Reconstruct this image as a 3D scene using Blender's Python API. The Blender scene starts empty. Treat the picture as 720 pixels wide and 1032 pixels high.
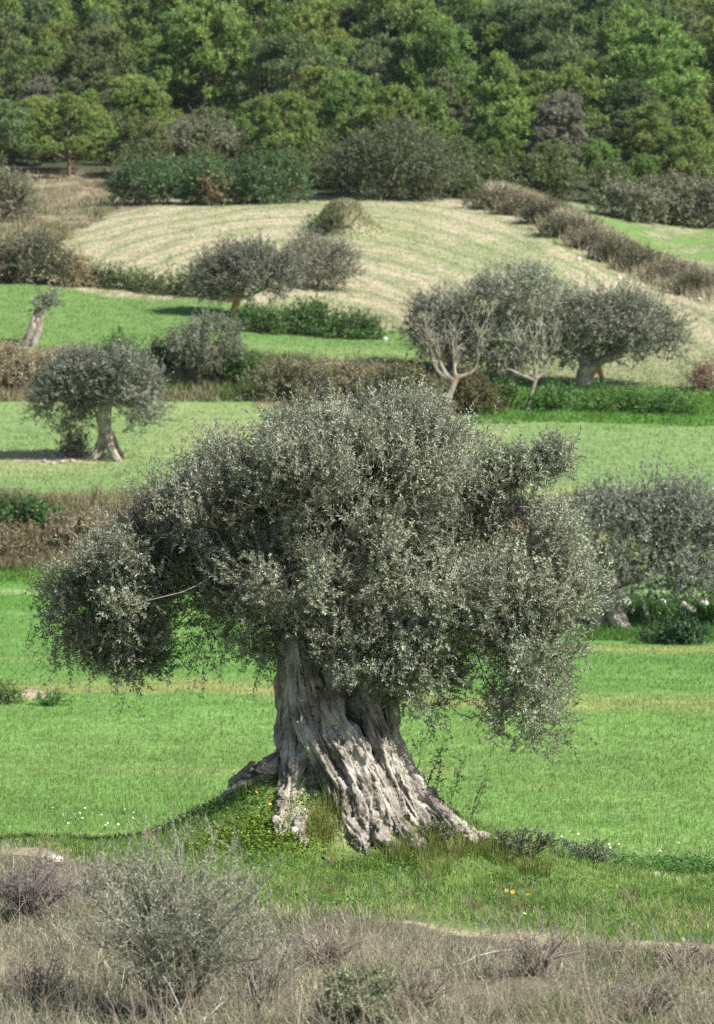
import bpy, math, random
import numpy as np
from mathutils import Vector, kdtree

rng = np.random.default_rng(11)
random.seed(11)
scene = bpy.context.scene
COL = scene.collection
PI = math.pi

# ------------------------------------------------------------------ camera model
F, CX, CY = 2870.0, 360.0, 516.0          # focal length and centre in photo pixels (720 x 1032)
HOR = 390.0                               # row of the horizon
PITCH = math.atan((CY - HOR) / F)
ZC = 7.0                                  # eye height above the green field
cp, sp = math.cos(PITCH), math.sin(PITCH)


def at(px, py, D):
    """point seen at pixel px,py whose distance along +Y is D"""
    x = (np.asarray(px, float) - CX) / F
    v = -(np.asarray(py, float) - CY) / F
    dy = cp + v * sp
    dz = -sp + v * cp
    s = D / dy
    return np.stack(np.broadcast_arrays(x * s, np.asarray(D, float) + 0 * s, ZC + dz * s), -1)


def row_of(y, z):
    dz, dy = z - ZC, y
    f = dy * cp - dz * sp
    u = dy * sp + dz * cp
    return CY - F * u / f


# ------------------------------------------------------------------ noise
_perm = np.random.default_rng(3).integers(0, 2**31, 4096)


def _h(i, j, k, salt):
    a = _perm[(i + salt * 131) & 4095]
    a = _perm[(a + j) & 4095]
    a = _perm[(a + k) & 4095]
    return (a & 0xFFFF) / 65535.0


def vnoise(p, salt=0):
    """value noise, p (N,3) -> 0..1"""
    p = np.asarray(p, float)
    i = np.floor(p).astype(np.int64)
    f = p - i
    f = f * f * (3 - 2 * f)
    r = 0
    for a in (0, 1):
        wa = f[:, 0] if a else 1 - f[:, 0]
        for b in (0, 1):
            wb = f[:, 1] if b else 1 - f[:, 1]
            for c in (0, 1):
                wc = f[:, 2] if c else 1 - f[:, 2]
                r = r + wa * wb * wc * _h(i[:, 0] + a, i[:, 1] + b, i[:, 2] + c, salt)
    return r


def fbm(p, oct=3, salt=0):
    p = np.asarray(p, float)
    t, a, s = 0, 0.5, 0
    for o in range(oct):
        t = t + a * vnoise(p, salt + o)
        s += a
        a *= 0.5
        p = p * 2.03 + 17.1
    return t / s


def n2(x, y, fx, fy=None, oct=3, salt=0):
    x = np.asarray(x, float).ravel()
    y = np.asarray(y, float).ravel()
    return fbm(np.stack([x * fx, y * (fy or fx), 0 * x + salt * 1.7], -1), oct, salt)


def sm(a, b, t):
    t = np.clip((np.asarray(t, float) - a) / (b - a), 0, 1)
    return t * t * (3 - 2 * t)


# ------------------------------------------------------------------ terrain
UC = np.array([-300, 0, 180, 360, 540, 720, 1020], float)
_K = [
    (2, 'z', [5.2] * 5), (12, 'z', [3.4] * 5),
    (22, 'y', [1042] * 5),
    (25.5, 'y', [962, 965, 965, 968, 972]),
    (27.6, 'y', [918, 925, 930, 938, 947]),
    (31, 'y', [868, 886, 900, 912, 924]),
    (36, 'y', [852, 858, 868, 882, 893]),
    (41.5, 'y', [843, 850, 858, 864, 872]),
    (50, 'z', [0.05] * 5), (70, 'z', [0.0] * 5), (97, 'z', [0.0] * 5),
    (101, 'z', [0.8, 0.7, 0.5, 0.5, 0.5]),
    (108, 'z', [2.6] * 5), (112, 'z', [2.95] * 5),
    (125, 'z', [4.2] * 5), (142, 'z', [6.45] * 5),
    (148, 'z', [8.9, 8.7, 8.2, 7.3, 7.2]),
    (160, 'y', [318, 325, 340, 352, 362]),
    (172, 'y', [287, 298, 318, 322, 333]),
    (200, 'y', [245, 247, 258, 266, 291]),
    (235, 'y', [212, 206, 203, 208, 230]),
    (246, 'y', [200, 196, 193, 198, 217]),
    (270, 'y', [165, 165, 165, 168, 180]),
    (300, 'y', [130, 132, 132, 130, 138]),
    (350, 'y', [88, 92, 92, 84, 90]),
    (400, 'y', [56, 66, 66, 52, 55]),
    (450, 'y', [28, 40, 40, 25, 25]),
    (520, 'y', [2, 10, 10, 0, 0]),
    (700, 'y', [-60] * 5), (1200, 'y', [-150] * 5),
]
KD = np.array([k[0] for k in _K], float)
KZ = np.zeros((len(_K), 7))
for _i, (d, kind, vals) in enumerate(_K):
    vals = [vals[0]] + list(vals) + [vals[-1]]
    for _j, v in enumerate(vals):
        KZ[_i, _j] = v if kind == 'z' else at(360, v, d)[2]
_dz = np.diff(KZ, axis=0) / np.diff(KD)[:, None]
KM = np.zeros_like(KZ)
KM[0], KM[-1] = _dz[0], _dz[-1]
for _i in range(1, len(KD) - 1):
    a, b = _dz[_i - 1], _dz[_i]
    KM[_i] = np.where(a * b > 0, 2 * a * b / np.where(np.abs(a + b) < 1e-9, 1e-9, a + b), 0)
MX, MY = float(at(325, 840, 35.6)[0]), 35.6


def H0(x, y):
    x = np.asarray(x, float)
    y = np.asarray(y, float)
    x, y = np.broadcast_arrays(x, y)
    u = np.clip(CX + F * x / np.maximum(y, 8), UC[0], UC[-1] - 1e-6)
    yc = np.clip(y, KD[0], KD[-1] - 1e-6)
    j = np.clip(np.searchsorted(UC, u, side='right') - 1, 0, 5)
    i = np.clip(np.searchsorted(KD, yc, side='right') - 1, 0, len(KD) - 2)
    fu = (u - UC[j]) / (UC[j + 1] - UC[j])
    fu = fu * fu * (3 - 2 * fu)
    hh = KD[i + 1] - KD[i]
    t = (yc - KD[i]) / hh
    h00 = 2 * t**3 - 3 * t**2 + 1
    h10 = t**3 - 2 * t**2 + t
    h01 = -2 * t**3 + 3 * t**2
    h11 = t**3 - t**2

    def ev(jj):
        return h00 * KZ[i, jj] + h10 * hh * KM[i, jj] + h01 * KZ[i + 1, jj] + h11 * hh * KM[i + 1, jj]
    return ev(j) * (1 - fu) + ev(j + 1) * fu


def H(x, y):
    x = np.asarray(x, float)
    y = np.asarray(y, float)
    x, y = np.broadcast_arrays(x, y)
    z = H0(x, y)
    dx, dy = (x - MX), (y - MY)
    sx = np.where(dx < 0, 1.75, 2.35)
    sy = np.where(dy < 0, 1.25, 1.9)
    z = z + 1.12 * np.exp(-((dx / sx)**2 + (dy / sy)**2)**1.15)
    nn = (n2(x, y, 0.9, oct=3, salt=5).reshape(x.shape) - 0.5)
    n3 = (n2(x, y, 0.11, oct=2, salt=9).reshape(x.shape) - 0.5)
    near = 1 - sm(34, 43, y)
    z = z + nn * (0.05 + 0.22 * near + 0.25 * sm(230, 260, y)) + n3 * (0.12 + 1.6 * sm(240, 300, y))
    # low terrace hump on the mown field
    bx, by = at(347, 232, 214)[:2]
    z = z + 2.1 * np.exp(-(((x - bx) / 2.0)**2 + ((y - by) / 3.6)**2)**1.5)
    ub_ = CX + F * x / np.maximum(y, 8)
    hb_ = np.interp(ub_, [470, 500, 560, 640, 720, 900], [262, 240, 222, 205, 196, 190])
    z = z + .7 * np.exp(-((y - hb_ - 1.5) / 4.0)**2) * sm(470, 510, ub_)
    # a small clod of bare soil left in the green field
    bx, by = at(28, 708, 63.5)[:2]
    z = z + 0.22 * np.exp(-(((x - bx) / 0.75)**2 + ((y - by) / 0.9)**2))
    return z


def depth_at(px, py, lo, hi):
    """distance between lo and hi at which the ground appears at pixel px,py"""
    d = np.linspace(lo, hi, 700)
    x = (px - CX) / F * d
    r = row_of(d, H(x, d))
    k = np.argmin(np.abs(r - py))
    return float(d[k])


# ------------------------------------------------------------------ mesh building
class Geo:
    def __init__(self):
        self.V, self.F, self.C, self.n = [], [], [], 0

    def add(self, V, Fc, C=None):
        V = np.asarray(V, float).reshape(-1, 3)
        Fc = np.asarray(Fc, np.int64)
        self.V.append(V)
        self.F.append(Fc + self.n)
        if C is None:
            C = np.zeros((len(Fc), 3)) + 0.5
        C = np.asarray(C, float)
        if C.ndim == 1:
            C = np.broadcast_to(C, (len(Fc), 3))
        self.C.append(C)
        self.n += len(V)

    def mesh(self, name, mat, base=(0, 0, 0), smooth=False):
        V = np.concatenate(self.V) - np.asarray(base)
        me = bpy.data.meshes.new(name)
        me.vertices.add(len(V))
        me.vertices.foreach_set('co', V.astype(np.float32).ravel())
        tot = np.concatenate([np.full(len(f), f.shape[1]) for f in self.F])
        idx = np.concatenate([f.ravel() for f in self.F])
        me.loops.add(len(idx))
        me.loops.foreach_set('vertex_index', idx.astype(np.int32))
        me.polygons.add(len(tot))
        me.polygons.foreach_set('loop_start', np.concatenate([[0], np.cumsum(tot)[:-1]]).astype(np.int32))
        me.update(calc_edges=True)
        C = np.concatenate(self.C)
        a = me.attributes.new('col', 'FLOAT_COLOR', 'FACE')
        a.data.foreach_set('color', np.concatenate([np.clip(C, 0, 1), np.ones((len(C), 1))], 1).astype(np.float32).ravel())
        if smooth:
            me.polygons.foreach_set('use_smooth', np.ones(len(tot), bool))
        if mat:
            me.materials.append(mat)
        return me


def link(name, data, parent=None, loc=None):
    o = bpy.data.objects.new(name, data)
    COL.objects.link(o)
    if parent is not None:
        o.parent = parent
    if loc is not None:
        o.location = loc
    return o


def tag(o, label=None, cat=None, group=None, kind=None):
    if label:
        o['label'] = label
    if cat:
        o['category'] = cat
    if group:
        o['group'] = group
    if kind:
        o['kind'] = kind
    return o


def thing(name, label, cat, loc, group=None):
    return tag(link(name, None, None, loc), label, cat, group)


def norm(v):
    return v / np.maximum(np.linalg.norm(v, axis=-1, keepdims=True), 1e-9)


def perp(d):
    """any unit vectors perpendicular to d, at a random angle"""
    r = rng.normal(size=d.shape)
    return norm(np.cross(d, r))


def tube(geo, pts, rad, sides=6, col=(.3, .3, .3), cap=True):
    pts = np.asarray(pts, float)
    rad = np.asarray(rad, float)
    n = len(pts)
    t = norm(np.gradient(pts, axis=0))
    ref = np.array([0.13, -0.2, 0.97])
    if abs(t[:, 2]).mean() > 0.85:
        ref = np.array([0.97, -0.2, 0.13])
    a = norm(np.cross(t, ref))
    b = np.cross(t, a)
    ang = np.arange(sides) * 2 * PI / sides
    ring = pts[:, None] + rad[:, None, None] * (np.cos(ang)[None, :, None] * a[:, None] + np.sin(ang)[None, :, None] * b[:, None])
    V = ring.reshape(-1, 3)
    i = np.arange(n - 1)[:, None] * sides
    k = np.arange(sides)[None]
    k2 = (k + 1) % sides
    q = np.stack([i + k, i + k2, i + sides + k2, i + sides + k], -1).reshape(-1, 4)
    geo.add(V, q, np.asarray(col))
    if cap:
        base = geo.n
        geo.add(np.array([pts[0] - t[0] * rad[0] * .5, pts[-1] + t[-1] * rad[-1] * .5]), np.zeros((0, 3), int), np.zeros((0, 3)))
        o0 = base - len(V)
        kk = np.arange(sides)
        f = np.concatenate([np.stack([np.full(sides, base), o0 + (kk + 1) % sides, o0 + kk], -1),
                            np.stack([np.full(sides, base + 1), o0 + (n - 1) * sides + kk, o0 + (n - 1) * sides + (kk + 1) % sides], -1)])
        geo.F.append(f)
        geo.C.append(np.broadcast_to(np.asarray(col, float), (len(f), 3)))


def spline(pts, n):
    """Catmull-Rom through pts, (m,k) -> (n,k)"""
    P = np.asarray(pts, float)
    if len(P) < 3:
        t = np.linspace(0, 1, n)[:, None]
        return P[0] * (1 - t) + P[-1] * t
    P = np.concatenate([[2 * P[0] - P[1]], P, [2 * P[-1] - P[-2]]])
    m = len(P) - 3
    t = np.linspace(0, m - 1e-9, n)
    i = t.astype(int)
    f = (t - i)[:, None]
    a, b, c, d = P[i], P[i + 1], P[i + 2], P[i + 3]
    return 0.5 * (2 * b + (c - a) * f + (2 * a - 5 * b + 4 * c - d) * f**2 + (3 * b - a - 3 * c + d) * f**3)


def lerp3(a, b, t):
    a, b = np.asarray(a, float), np.asarray(b, float)
    return a + (b - a) * np.asarray(t)[..., None]


def ribbons(geo, P0, P1, w, col):
    """thin straight twigs as three-sided sticks"""
    d = norm(P1 - P0)
    a = perp(d)
    b = np.cross(d, a)
    w = np.broadcast_to(np.asarray(w, float), (len(P0),))[:, None]
    o = [a, -0.5 * a + 0.87 * b, -0.5 * a - 0.87 * b]
    V = np.stack([P0 + o[0] * w, P0 + o[1] * w, P0 + o[2] * w, P1 + o[0] * w * .4, P1 + o[1] * w * .4, P1 + o[2] * w * .4], 1)
    k = np.arange(len(P0))[:, None] * 6
    f = np.concatenate([k + np.array([0, 1, 4, 3]), k + np.array([1, 2, 5, 4]), k + np.array([2, 0, 3, 5])])
    c = np.broadcast_to(np.asarray(col, float), (len(P0), 3))
    geo.add(V.reshape(-1, 3), f, np.concatenate([c, c, c]))


def leaf_faces(geo, B, d, nrm, L, W, col):
    """diamond leaves: base B, direction d, face normal nrm"""
    s = norm(np.cross(d, nrm))
    L = np.broadcast_to(np.asarray(L, float), (len(B),))[:, None]
    W = np.broadcast_to(np.asarray(W, float), (len(B),))[:, None]
    nn = np.cross(s, d)
    m = B + d * L * 0.48 + nn * W * 0.25
    V = np.stack([B, m + s * W * .5, B + d * L, m - s * W * .5], 1).reshape(-1, 3)
    k = np.arange(len(B))[:, None] * 4
    geo.add(V, k + np.array([0, 1, 2, 3]), col)


def foliage(geo, twg, C, R, n_clump, clump_r, shoots, shoot_len, leaves, leaf_len, leaf_w, cd, cl,
            up=0.35, shell=(0.55, 1.0), twig_w=0.004, twig_col=(.2, .18, .14), droop=0.0, under=1.0,
            out=0.7, facing=0.5, tone_pow=1.3, hue=0.10, spread=1.0, hole=None):
    """leafy shoots gathered in clumps over a union of ellipsoids C,R"""
    C, R = np.asarray(C, float), np.asarray(R, float)
    w = (R[:, 0] * R[:, 1] * R[:, 2])**(2 / 3)
    w /= w.sum()
    N = int(n_clump * (3.4 if hole else 1.8))
    k = rng.choice(len(C), N, p=w)
    d = norm(rng.normal(size=(N, 3)))
    d[:, 2] = np.where((d[:, 2] < 0) & (rng.random(N) > under), -d[:, 2], d[:, 2])
    t = shell[0] + (shell[1] - shell[0]) * rng.random(N)**0.6
    P = C[k] + R[k] * d * t[:, None]
    o = norm(d / R[k])
    q = (((P[:, None] - C[None]) / R[None])**2).sum(-1)
    q[np.arange(N), k] = 9
    keep = (q.min(1) > 0.45) | (rng.random(N) < 0.3)
    if hole:
        keep &= (fbm(P * hole[0] + 31.7, 2, 83) > hole[1]) | (rng.random(N) < .12)
    P, o = P[keep][:n_clump], o[keep][:n_clump]
    n = len(P)
    S = n * shoots
    ct = rng.random(n)
    own = np.repeat(np.arange(n), shoots)
    p0 = P[own] + rng.normal(size=(S, 3)) * clump_r * np.array([1, 1, .8])
    sd = norm(o[own] * out + np.array([0, 0, up]) + rng.normal(size=(S, 3)) * 0.55 * spread)
    sl = shoot_len * (0.5 + 0.8 * rng.random(S))
    bend = np.array([0, 0, 1.0]) * (up - droop)
    # leaves along each shoot
    j = (np.arange(leaves) + 0.6) / leaves
    tt = np.clip(j[None] + rng.normal(size=(S, leaves)) * .05, 0.02, 1.05)
    pos = p0[:, None] + sd[:, None] * (tt * sl[:, None])[..., None] + bend * ((tt**2) * sl[:, None] * 0.3)[..., None]
    side = perp(sd)
    side2 = np.cross(sd, side)
    ph = np.arange(leaves) * 2.4 + 0
    sv = side[:, None] * np.cos(ph)[None, :, None] + side2[:, None] * np.sin(ph)[None, :, None]
    ld = norm(sd[:, None] * 0.7 + sv * 0.75 + rng.normal(size=sv.shape) * .22)
    ln = norm(rng.normal(size=sv.shape) * 0.7 + o[own][:, None] * facing + sd[:, None] * 0.6 + np.array([0, 0, 0.25]))
    B, ld, ln = pos.reshape(-1, 3), ld.reshape(-1, 3), ln.reshape(-1, 3)
    M = len(B)
    tone = (0.40 * ct[own][:, None] + 0.25 * rng.random(S)[:, None] + 0.35 * rng.random((S, leaves))).ravel()**tone_pow
    col = lerp3(cd, cl, tone) * (1 + hue * rng.normal(size=(M, 3)) * np.array([1, .5, 1]))
    sz = 0.7 + 0.6 * rng.random(M)
    leaf_faces(geo, B, ld, ln, leaf_len * sz, leaf_w * sz, col)
    if twg is not None:
        p1 = p0 + sd * sl[:, None] + bend * sl[:, None] * .3
        tc = np.asarray(twig_col) * (0.6 + 0.8 * rng.random((S, 1)))
        ribbons(twg, p0 - sd * sl[:, None] * .15, p1, twig_w, tc)
    return P, o


def blades(geo, B, h, w, lean, col, two=True, tipf=0.25):
    """grass: tapering bent blades; lean (N,2) horizontal travel of the tip as a share of h"""
    N = len(B)
    yaw = rng.random(N) * PI
    s = np.stack([np.cos(yaw), np.sin(yaw), 0 * yaw], -1) * w[:, None] * .5
    up = np.array([0, 0, 1.0]) * h[:, None]
    ln = np.concatenate([lean * h[:, None], np.zeros((N, 1))], 1)
    tip = B + up * np.sqrt(np.clip(1 - (lean**2).sum(1) * .5, .15, 1))[:, None] + ln
    if two:
        m = B + up * .55 + ln * .28
        V = np.stack([B - s, B + s, m + s * .8, m - s * .8, tip + s * tipf, tip - s * tipf], 1).reshape(-1, 3)
        k = np.arange(N)[:, None] * 6
        geo.add(V, np.concatenate([k + np.array([0, 1, 2, 3]), k + np.array([3, 2, 4, 5])]), np.concatenate([col, col]))
    else:
        V = np.stack([B - s, B + s, tip], 1).reshape(-1, 3)
        k = np.arange(N)[:, None] * 3
        geo.add(V, k + np.array([0, 1, 2]), col)


# ------------------------------------------------------------------ materials
def nodes_of(name):
    m = bpy.data.materials.new(name)
    m.use_nodes = True
    nt = m.node_tree
    for n in list(nt.nodes):
        nt.nodes.remove(n)
    out = nt.nodes.new('ShaderNodeOutputMaterial')
    return m, nt, out


def leaf_mat(name, rough=0.5, trans=0.25, vary=0.0, spec=0.5):
    m, nt, out = nodes_of(name)
    N, L = nt.nodes, nt.links
    at_ = N.new('ShaderNodeAttribute')
    at_.attribute_name = 'col'
    c = at_.outputs['Color']
    tc = N.new('ShaderNodeTexCoord')
    ns = N.new('ShaderNodeTexNoise')
    ns.inputs['Scale'].default_value = 1.7
    ns.inputs['Detail'].default_value = 3
    L.new(tc.outputs['Object'], ns.inputs['Vector'])
    mr = N.new('ShaderNodeMapRange')
    mr.inputs['From Min'].default_value = .3
    mr.inputs['From Max'].default_value = .7
    mr.inputs['To Min'].default_value = .82
    mr.inputs['To Max'].default_value = 1.18
    L.new(ns.outputs['Fac'], mr.inputs['Value'])
    hs = N.new('ShaderNodeHueSaturation')
    L.new(c, hs.inputs['Color'])
    L.new(mr.outputs['Result'], hs.inputs['Value'])
    if vary:
        oi = N.new('ShaderNodeObjectInfo')
        r1 = N.new('ShaderNodeMapRange')
        r1.inputs['To Min'].default_value = 0.5 - 0.018 * vary
        r1.inputs['To Max'].default_value = 0.5 + 0.03 * vary
        L.new(oi.outputs['Random'], r1.inputs['Value'])
        L.new(r1.outputs['Result'], hs.inputs['Hue'])
        wn = N.new('ShaderNodeTexWhiteNoise')
        wn.noise_dimensions = '1D'
        L.new(oi.outputs['Random'], wn.inputs['W'])
        r2 = N.new('ShaderNodeMapRange')
        r2.inputs['To Min'].default_value = 1 - 0.2 * vary
        r2.inputs['To Max'].default_value = 1 + 0.15 * vary
        L.new(wn.outputs['Value'], r2.inputs['Value'])
        mm = N.new('ShaderNodeMath')
        mm.operation = 'MULTIPLY'
        L.new(mr.outputs['Result'], mm.inputs[0])
        L.new(r2.outputs['Result'], mm.inputs[1])
        L.new(mm.outputs[0], hs.inputs['Value'])
    b = N.new('ShaderNodeBsdfPrincipled')
    b.inputs['Roughness'].default_value = rough
    b.inputs['Specular IOR Level'].default_value = spec
    L.new(hs.outputs['Color'], b.inputs['Base Color'])
    tr = N.new('ShaderNodeBsdfTranslucent')
    L.new(hs.outputs['Color'], tr.inputs['Color'])
    mx = N.new('ShaderNodeMixShader')
    mx.inputs[0].default_value = trans
    L.new(b.outputs[0], mx.inputs[1])
    L.new(tr.outputs[0], mx.inputs[2])
    L.new(mx.outputs[0], out.inputs['Surface'])
    return m


def bark_mat(name, dark, mid, light, scale=16, bump=0.6, dist=0.02, tint=None):
    m, nt, out = nodes_of(name)
    N, L = nt.nodes, nt.links
    a = N.new('ShaderNodeAttribute')
    a.attribute_name = 'grain'
    n1 = N.new('ShaderNodeTexNoise')
    n1.inputs['Scale'].default_value = scale
    n1.inputs['Detail'].default_value = 6
    n1.inputs['Roughness'].default_value = .62
    L.new(a.outputs['Vector'], n1.inputs['Vector'])
    tc = N.new('ShaderNodeTexCoord')
    n2_ = N.new('ShaderNodeTexNoise')
    n2_.inputs['Scale'].default_value = 2.4
    n2_.inputs['Detail'].default_value = 5
    L.new(tc.outputs['Object'], n2_.inputs['Vector'])
    mixf = N.new('ShaderNodeMath')
    mixf.operation = 'MULTIPLY_ADD'
    mixf.inputs[1].default_value = 0.68
    L.new(n2_.outputs['Fac'], mixf.inputs[0])
    sc = N.new('ShaderNodeMath')
    sc.operation = 'MULTIPLY'
    sc.inputs[1].default_value = 0.5
    L.new(n1.outputs['Fac'], sc.inputs[0])
    L.new(sc.outputs[0], mixf.inputs[2])
    n3 = N.new('ShaderNodeTexNoise')
    n3.inputs['Scale'].default_value = scale * 3.1
    n3.inputs['Detail'].default_value = 4
    n3.inputs['Roughness'].default_value = .7
    L.new(a.outputs['Vector'], n3.inputs['Vector'])
    ad = N.new('ShaderNodeMath')
    ad.operation = 'MULTIPLY_ADD'
    ad.inputs[1].default_value = .38
    L.new(n3.outputs['Fac'], ad.inputs[0])
    sb = N.new('ShaderNodeMath')
    sb.operation = 'SUBTRACT'
    sb.inputs[1].default_value = .25
    L.new(mixf.outputs[0], sb.inputs[0])
    L.new(sb.outputs[0], ad.inputs[2])
    mixf = ad
    cr = N.new('ShaderNodeValToRGB')
    e = cr.color_ramp.elements
    e[0].position, e[0].color = 0.36, (*dark, 1)
    e[1].position, e[1].color = 0.68, (*light, 1)
    k = e.new(0.50)
    k.color = (*mid, 1)
    L.new(mixf.outputs[0], cr.inputs['Fac'])
    b = N.new('ShaderNodeBsdfPrincipled')
    b.inputs['Roughness'].default_value = .9
    b.inputs['Specular IOR Level'].default_value = .2
    src = cr.outputs['Color']
    if tint:
        at2 = N.new('ShaderNodeAttribute')
        at2.attribute_name = 'wood'
        mc = N.new('ShaderNodeMix')
        mc.data_type = 'RGBA'
        L.new(at2.outputs['Fac'], mc.inputs['Factor'])
        L.new(src, mc.inputs['A'])
        mc.inputs['B'].default_value = (*tint, 1)
        src = mc.outputs['Result']
    L.new(src, b.inputs['Base Color'])
    bp = N.new('ShaderNodeBump')
    bp.inputs['Strength'].default_value = bump
    bp.inputs['Distance'].default_value = dist
    hm = N.new('ShaderNodeMath')
    hm.operation = 'MULTIPLY_ADD'
    hm.inputs[1].default_value = .45
    L.new(n3.outputs['Fac'], hm.inputs[0])
    L.new(n1.outputs['Fac'], hm.inputs[2])
    L.new(hm.outputs[0], bp.inputs['Height'])
    L.new(bp.outputs[0], b.inputs['Normal'])
    L.new(b.outputs[0], out.inputs['Surface'])
    return m


def ground_mat():
    m, nt, out = nodes_of('ground_earth_and_grass')
    N, L = nt.nodes, nt.links
    a = N.new('ShaderNodeAttribute')
    a.attribute_name = 'col'
    tc = N.new('ShaderNodeTexCoord')
    vals = []
    for s, lo, hi, d in ((9.0, .72, 1.28, 6), (1.1, .82, 1.18, 4)):
        n = N.new('ShaderNodeTexNoise')
        n.inputs['Scale'].default_value = s
        n.inputs['Detail'].default_value = d
        L.new(tc.outputs['Object'], n.inputs['Vector'])
        r = N.new('ShaderNodeMapRange')
        r.inputs['From Min'].default_value = .3
        r.inputs['From Max'].default_value = .7
        r.inputs['To Min'].default_value = lo
        r.inputs['To Max'].default_value = hi
        L.new(n.outputs['Fac'], r.inputs['Value'])
        vals.append((n, r))
    mm = N.new('ShaderNodeMath')
    mm.operation = 'MULTIPLY'
    L.new(vals[0][1].outputs[0], mm.inputs[0])
    L.new(vals[1][1].outputs[0], mm.inputs[1])
    hs = N.new('ShaderNodeHueSaturation')
    L.new(a.outputs['Color'], hs.inputs['Color'])
    L.new(mm.outputs[0], hs.inputs['Value'])
    b = N.new('ShaderNodeBsdfPrincipled')
    b.inputs['Roughness'].default_value = .95
    b.inputs['Specular IOR Level'].default_value = .1
    L.new(hs.outputs['Color'], b.inputs['Base Color'])
    bp = N.new('ShaderNodeBump')
    bp.inputs['Strength'].default_value = .6
    bp.inputs['Distance'].default_value = .06
    L.new(vals[0][0].outputs['Fac'], bp.inputs['Height'])
    L.new(bp.outputs[0], b.inputs['Normal'])
    L.new(b.outputs[0], out.inputs['Surface'])
    return m


def stone_mat(name, c1, c2):
    m, nt, out = nodes_of(name)
    N, L = nt.nodes, nt.links
    tc = N.new('ShaderNodeTexCoord')
    n = N.new('ShaderNodeTexNoise')
    n.inputs['Scale'].default_value = 7
    n.inputs['Detail'].default_value = 6
    L.new(tc.outputs['Object'], n.inputs['Vector'])
    cr = N.new('ShaderNodeValToRGB')
    cr.color_ramp.elements[0].position, cr.color_ramp.elements[0].color = .35, (*c1, 1)
    cr.color_ramp.elements[1].position, cr.color_ramp.elements[1].color = .62, (*c2, 1)
    L.new(n.outputs['Fac'], cr.inputs['Fac'])
    b = N.new('ShaderNodeBsdfPrincipled')
    b.inputs['Roughness'].default_value = .9
    L.new(cr.outputs[0], b.inputs['Base Color'])
    bp = N.new('ShaderNodeBump')
    bp.inputs['Distance'].default_value = .03
    L.new(n.outputs['Fac'], bp.inputs['Height'])
    L.new(bp.outputs[0], b.inputs['Normal'])
    L.new(b.outputs[0], out.inputs['Surface'])
    return m


M_GROUND = ground_mat()
M_OLIVE = leaf_mat('olive_leaf', .5, .22, spec=.45)
M_LEAF = leaf_mat('green_leaf', .5, .25)
M_PINE = leaf_mat('pine_needle', .6, .25, vary=1.0, spec=.3)
M_GRASS = leaf_mat('grass_blade', .6, .4, spec=.25)
M_DRY = leaf_mat('dry_stalk', .8, .15, spec=.15)
M_TWIG = leaf_mat('twig_bark', .85, 0.0, spec=.15)
M_BARK = bark_mat('gnarled_olive_bark', (.045, .038, .032), (.26, .232, .192), (.60, .56, .49), 15, 1.0, .04)
M_BARKF = bark_mat('grey_olive_bark', (.09, .078, .06), (.29, .255, .205), (.48, .43, .36), 9, .6, .06, tint=(.42, .22, .075))
M_BARKR = bark_mat('brown_bark', (.05, .035, .025), (.15, .10, .065), (.27, .19, .12), 9, .6, .06)
M_STONE = stone_mat('pale_limestone', (.42, .39, .33), (.78, .75, .69))
M_STONE2 = stone_mat('weathered_limestone', (.25, .23, .19), (.5, .47, .4))

# ------------------------------------------------------------------ ground
GREEN = np.array([.20, .335, .092])
GREEN2 = np.array([.135, .23, .068])
PALE = np.array([.30, .36, .155])
UPPER = np.array([.20, .295, .11])
TAN = np.array([.45, .40, .275])
TANG = np.array([.20, .25, .105])
DRYC = np.array([.15, .135, .092])
SOIL = np.array([.40, .335, .225])
MOUND = np.array([.13, .20, .05])
LUSH = np.array([.075, .17, .03])
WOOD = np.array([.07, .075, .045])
BROWN = np.array([.19, .16, .095])


def mixc(c, d, t):
    return c + (d - c) * np.clip(t, 0, 1)[:, None]


def pw(u, us, vs):
    return np.interp(u, us, vs)


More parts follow.
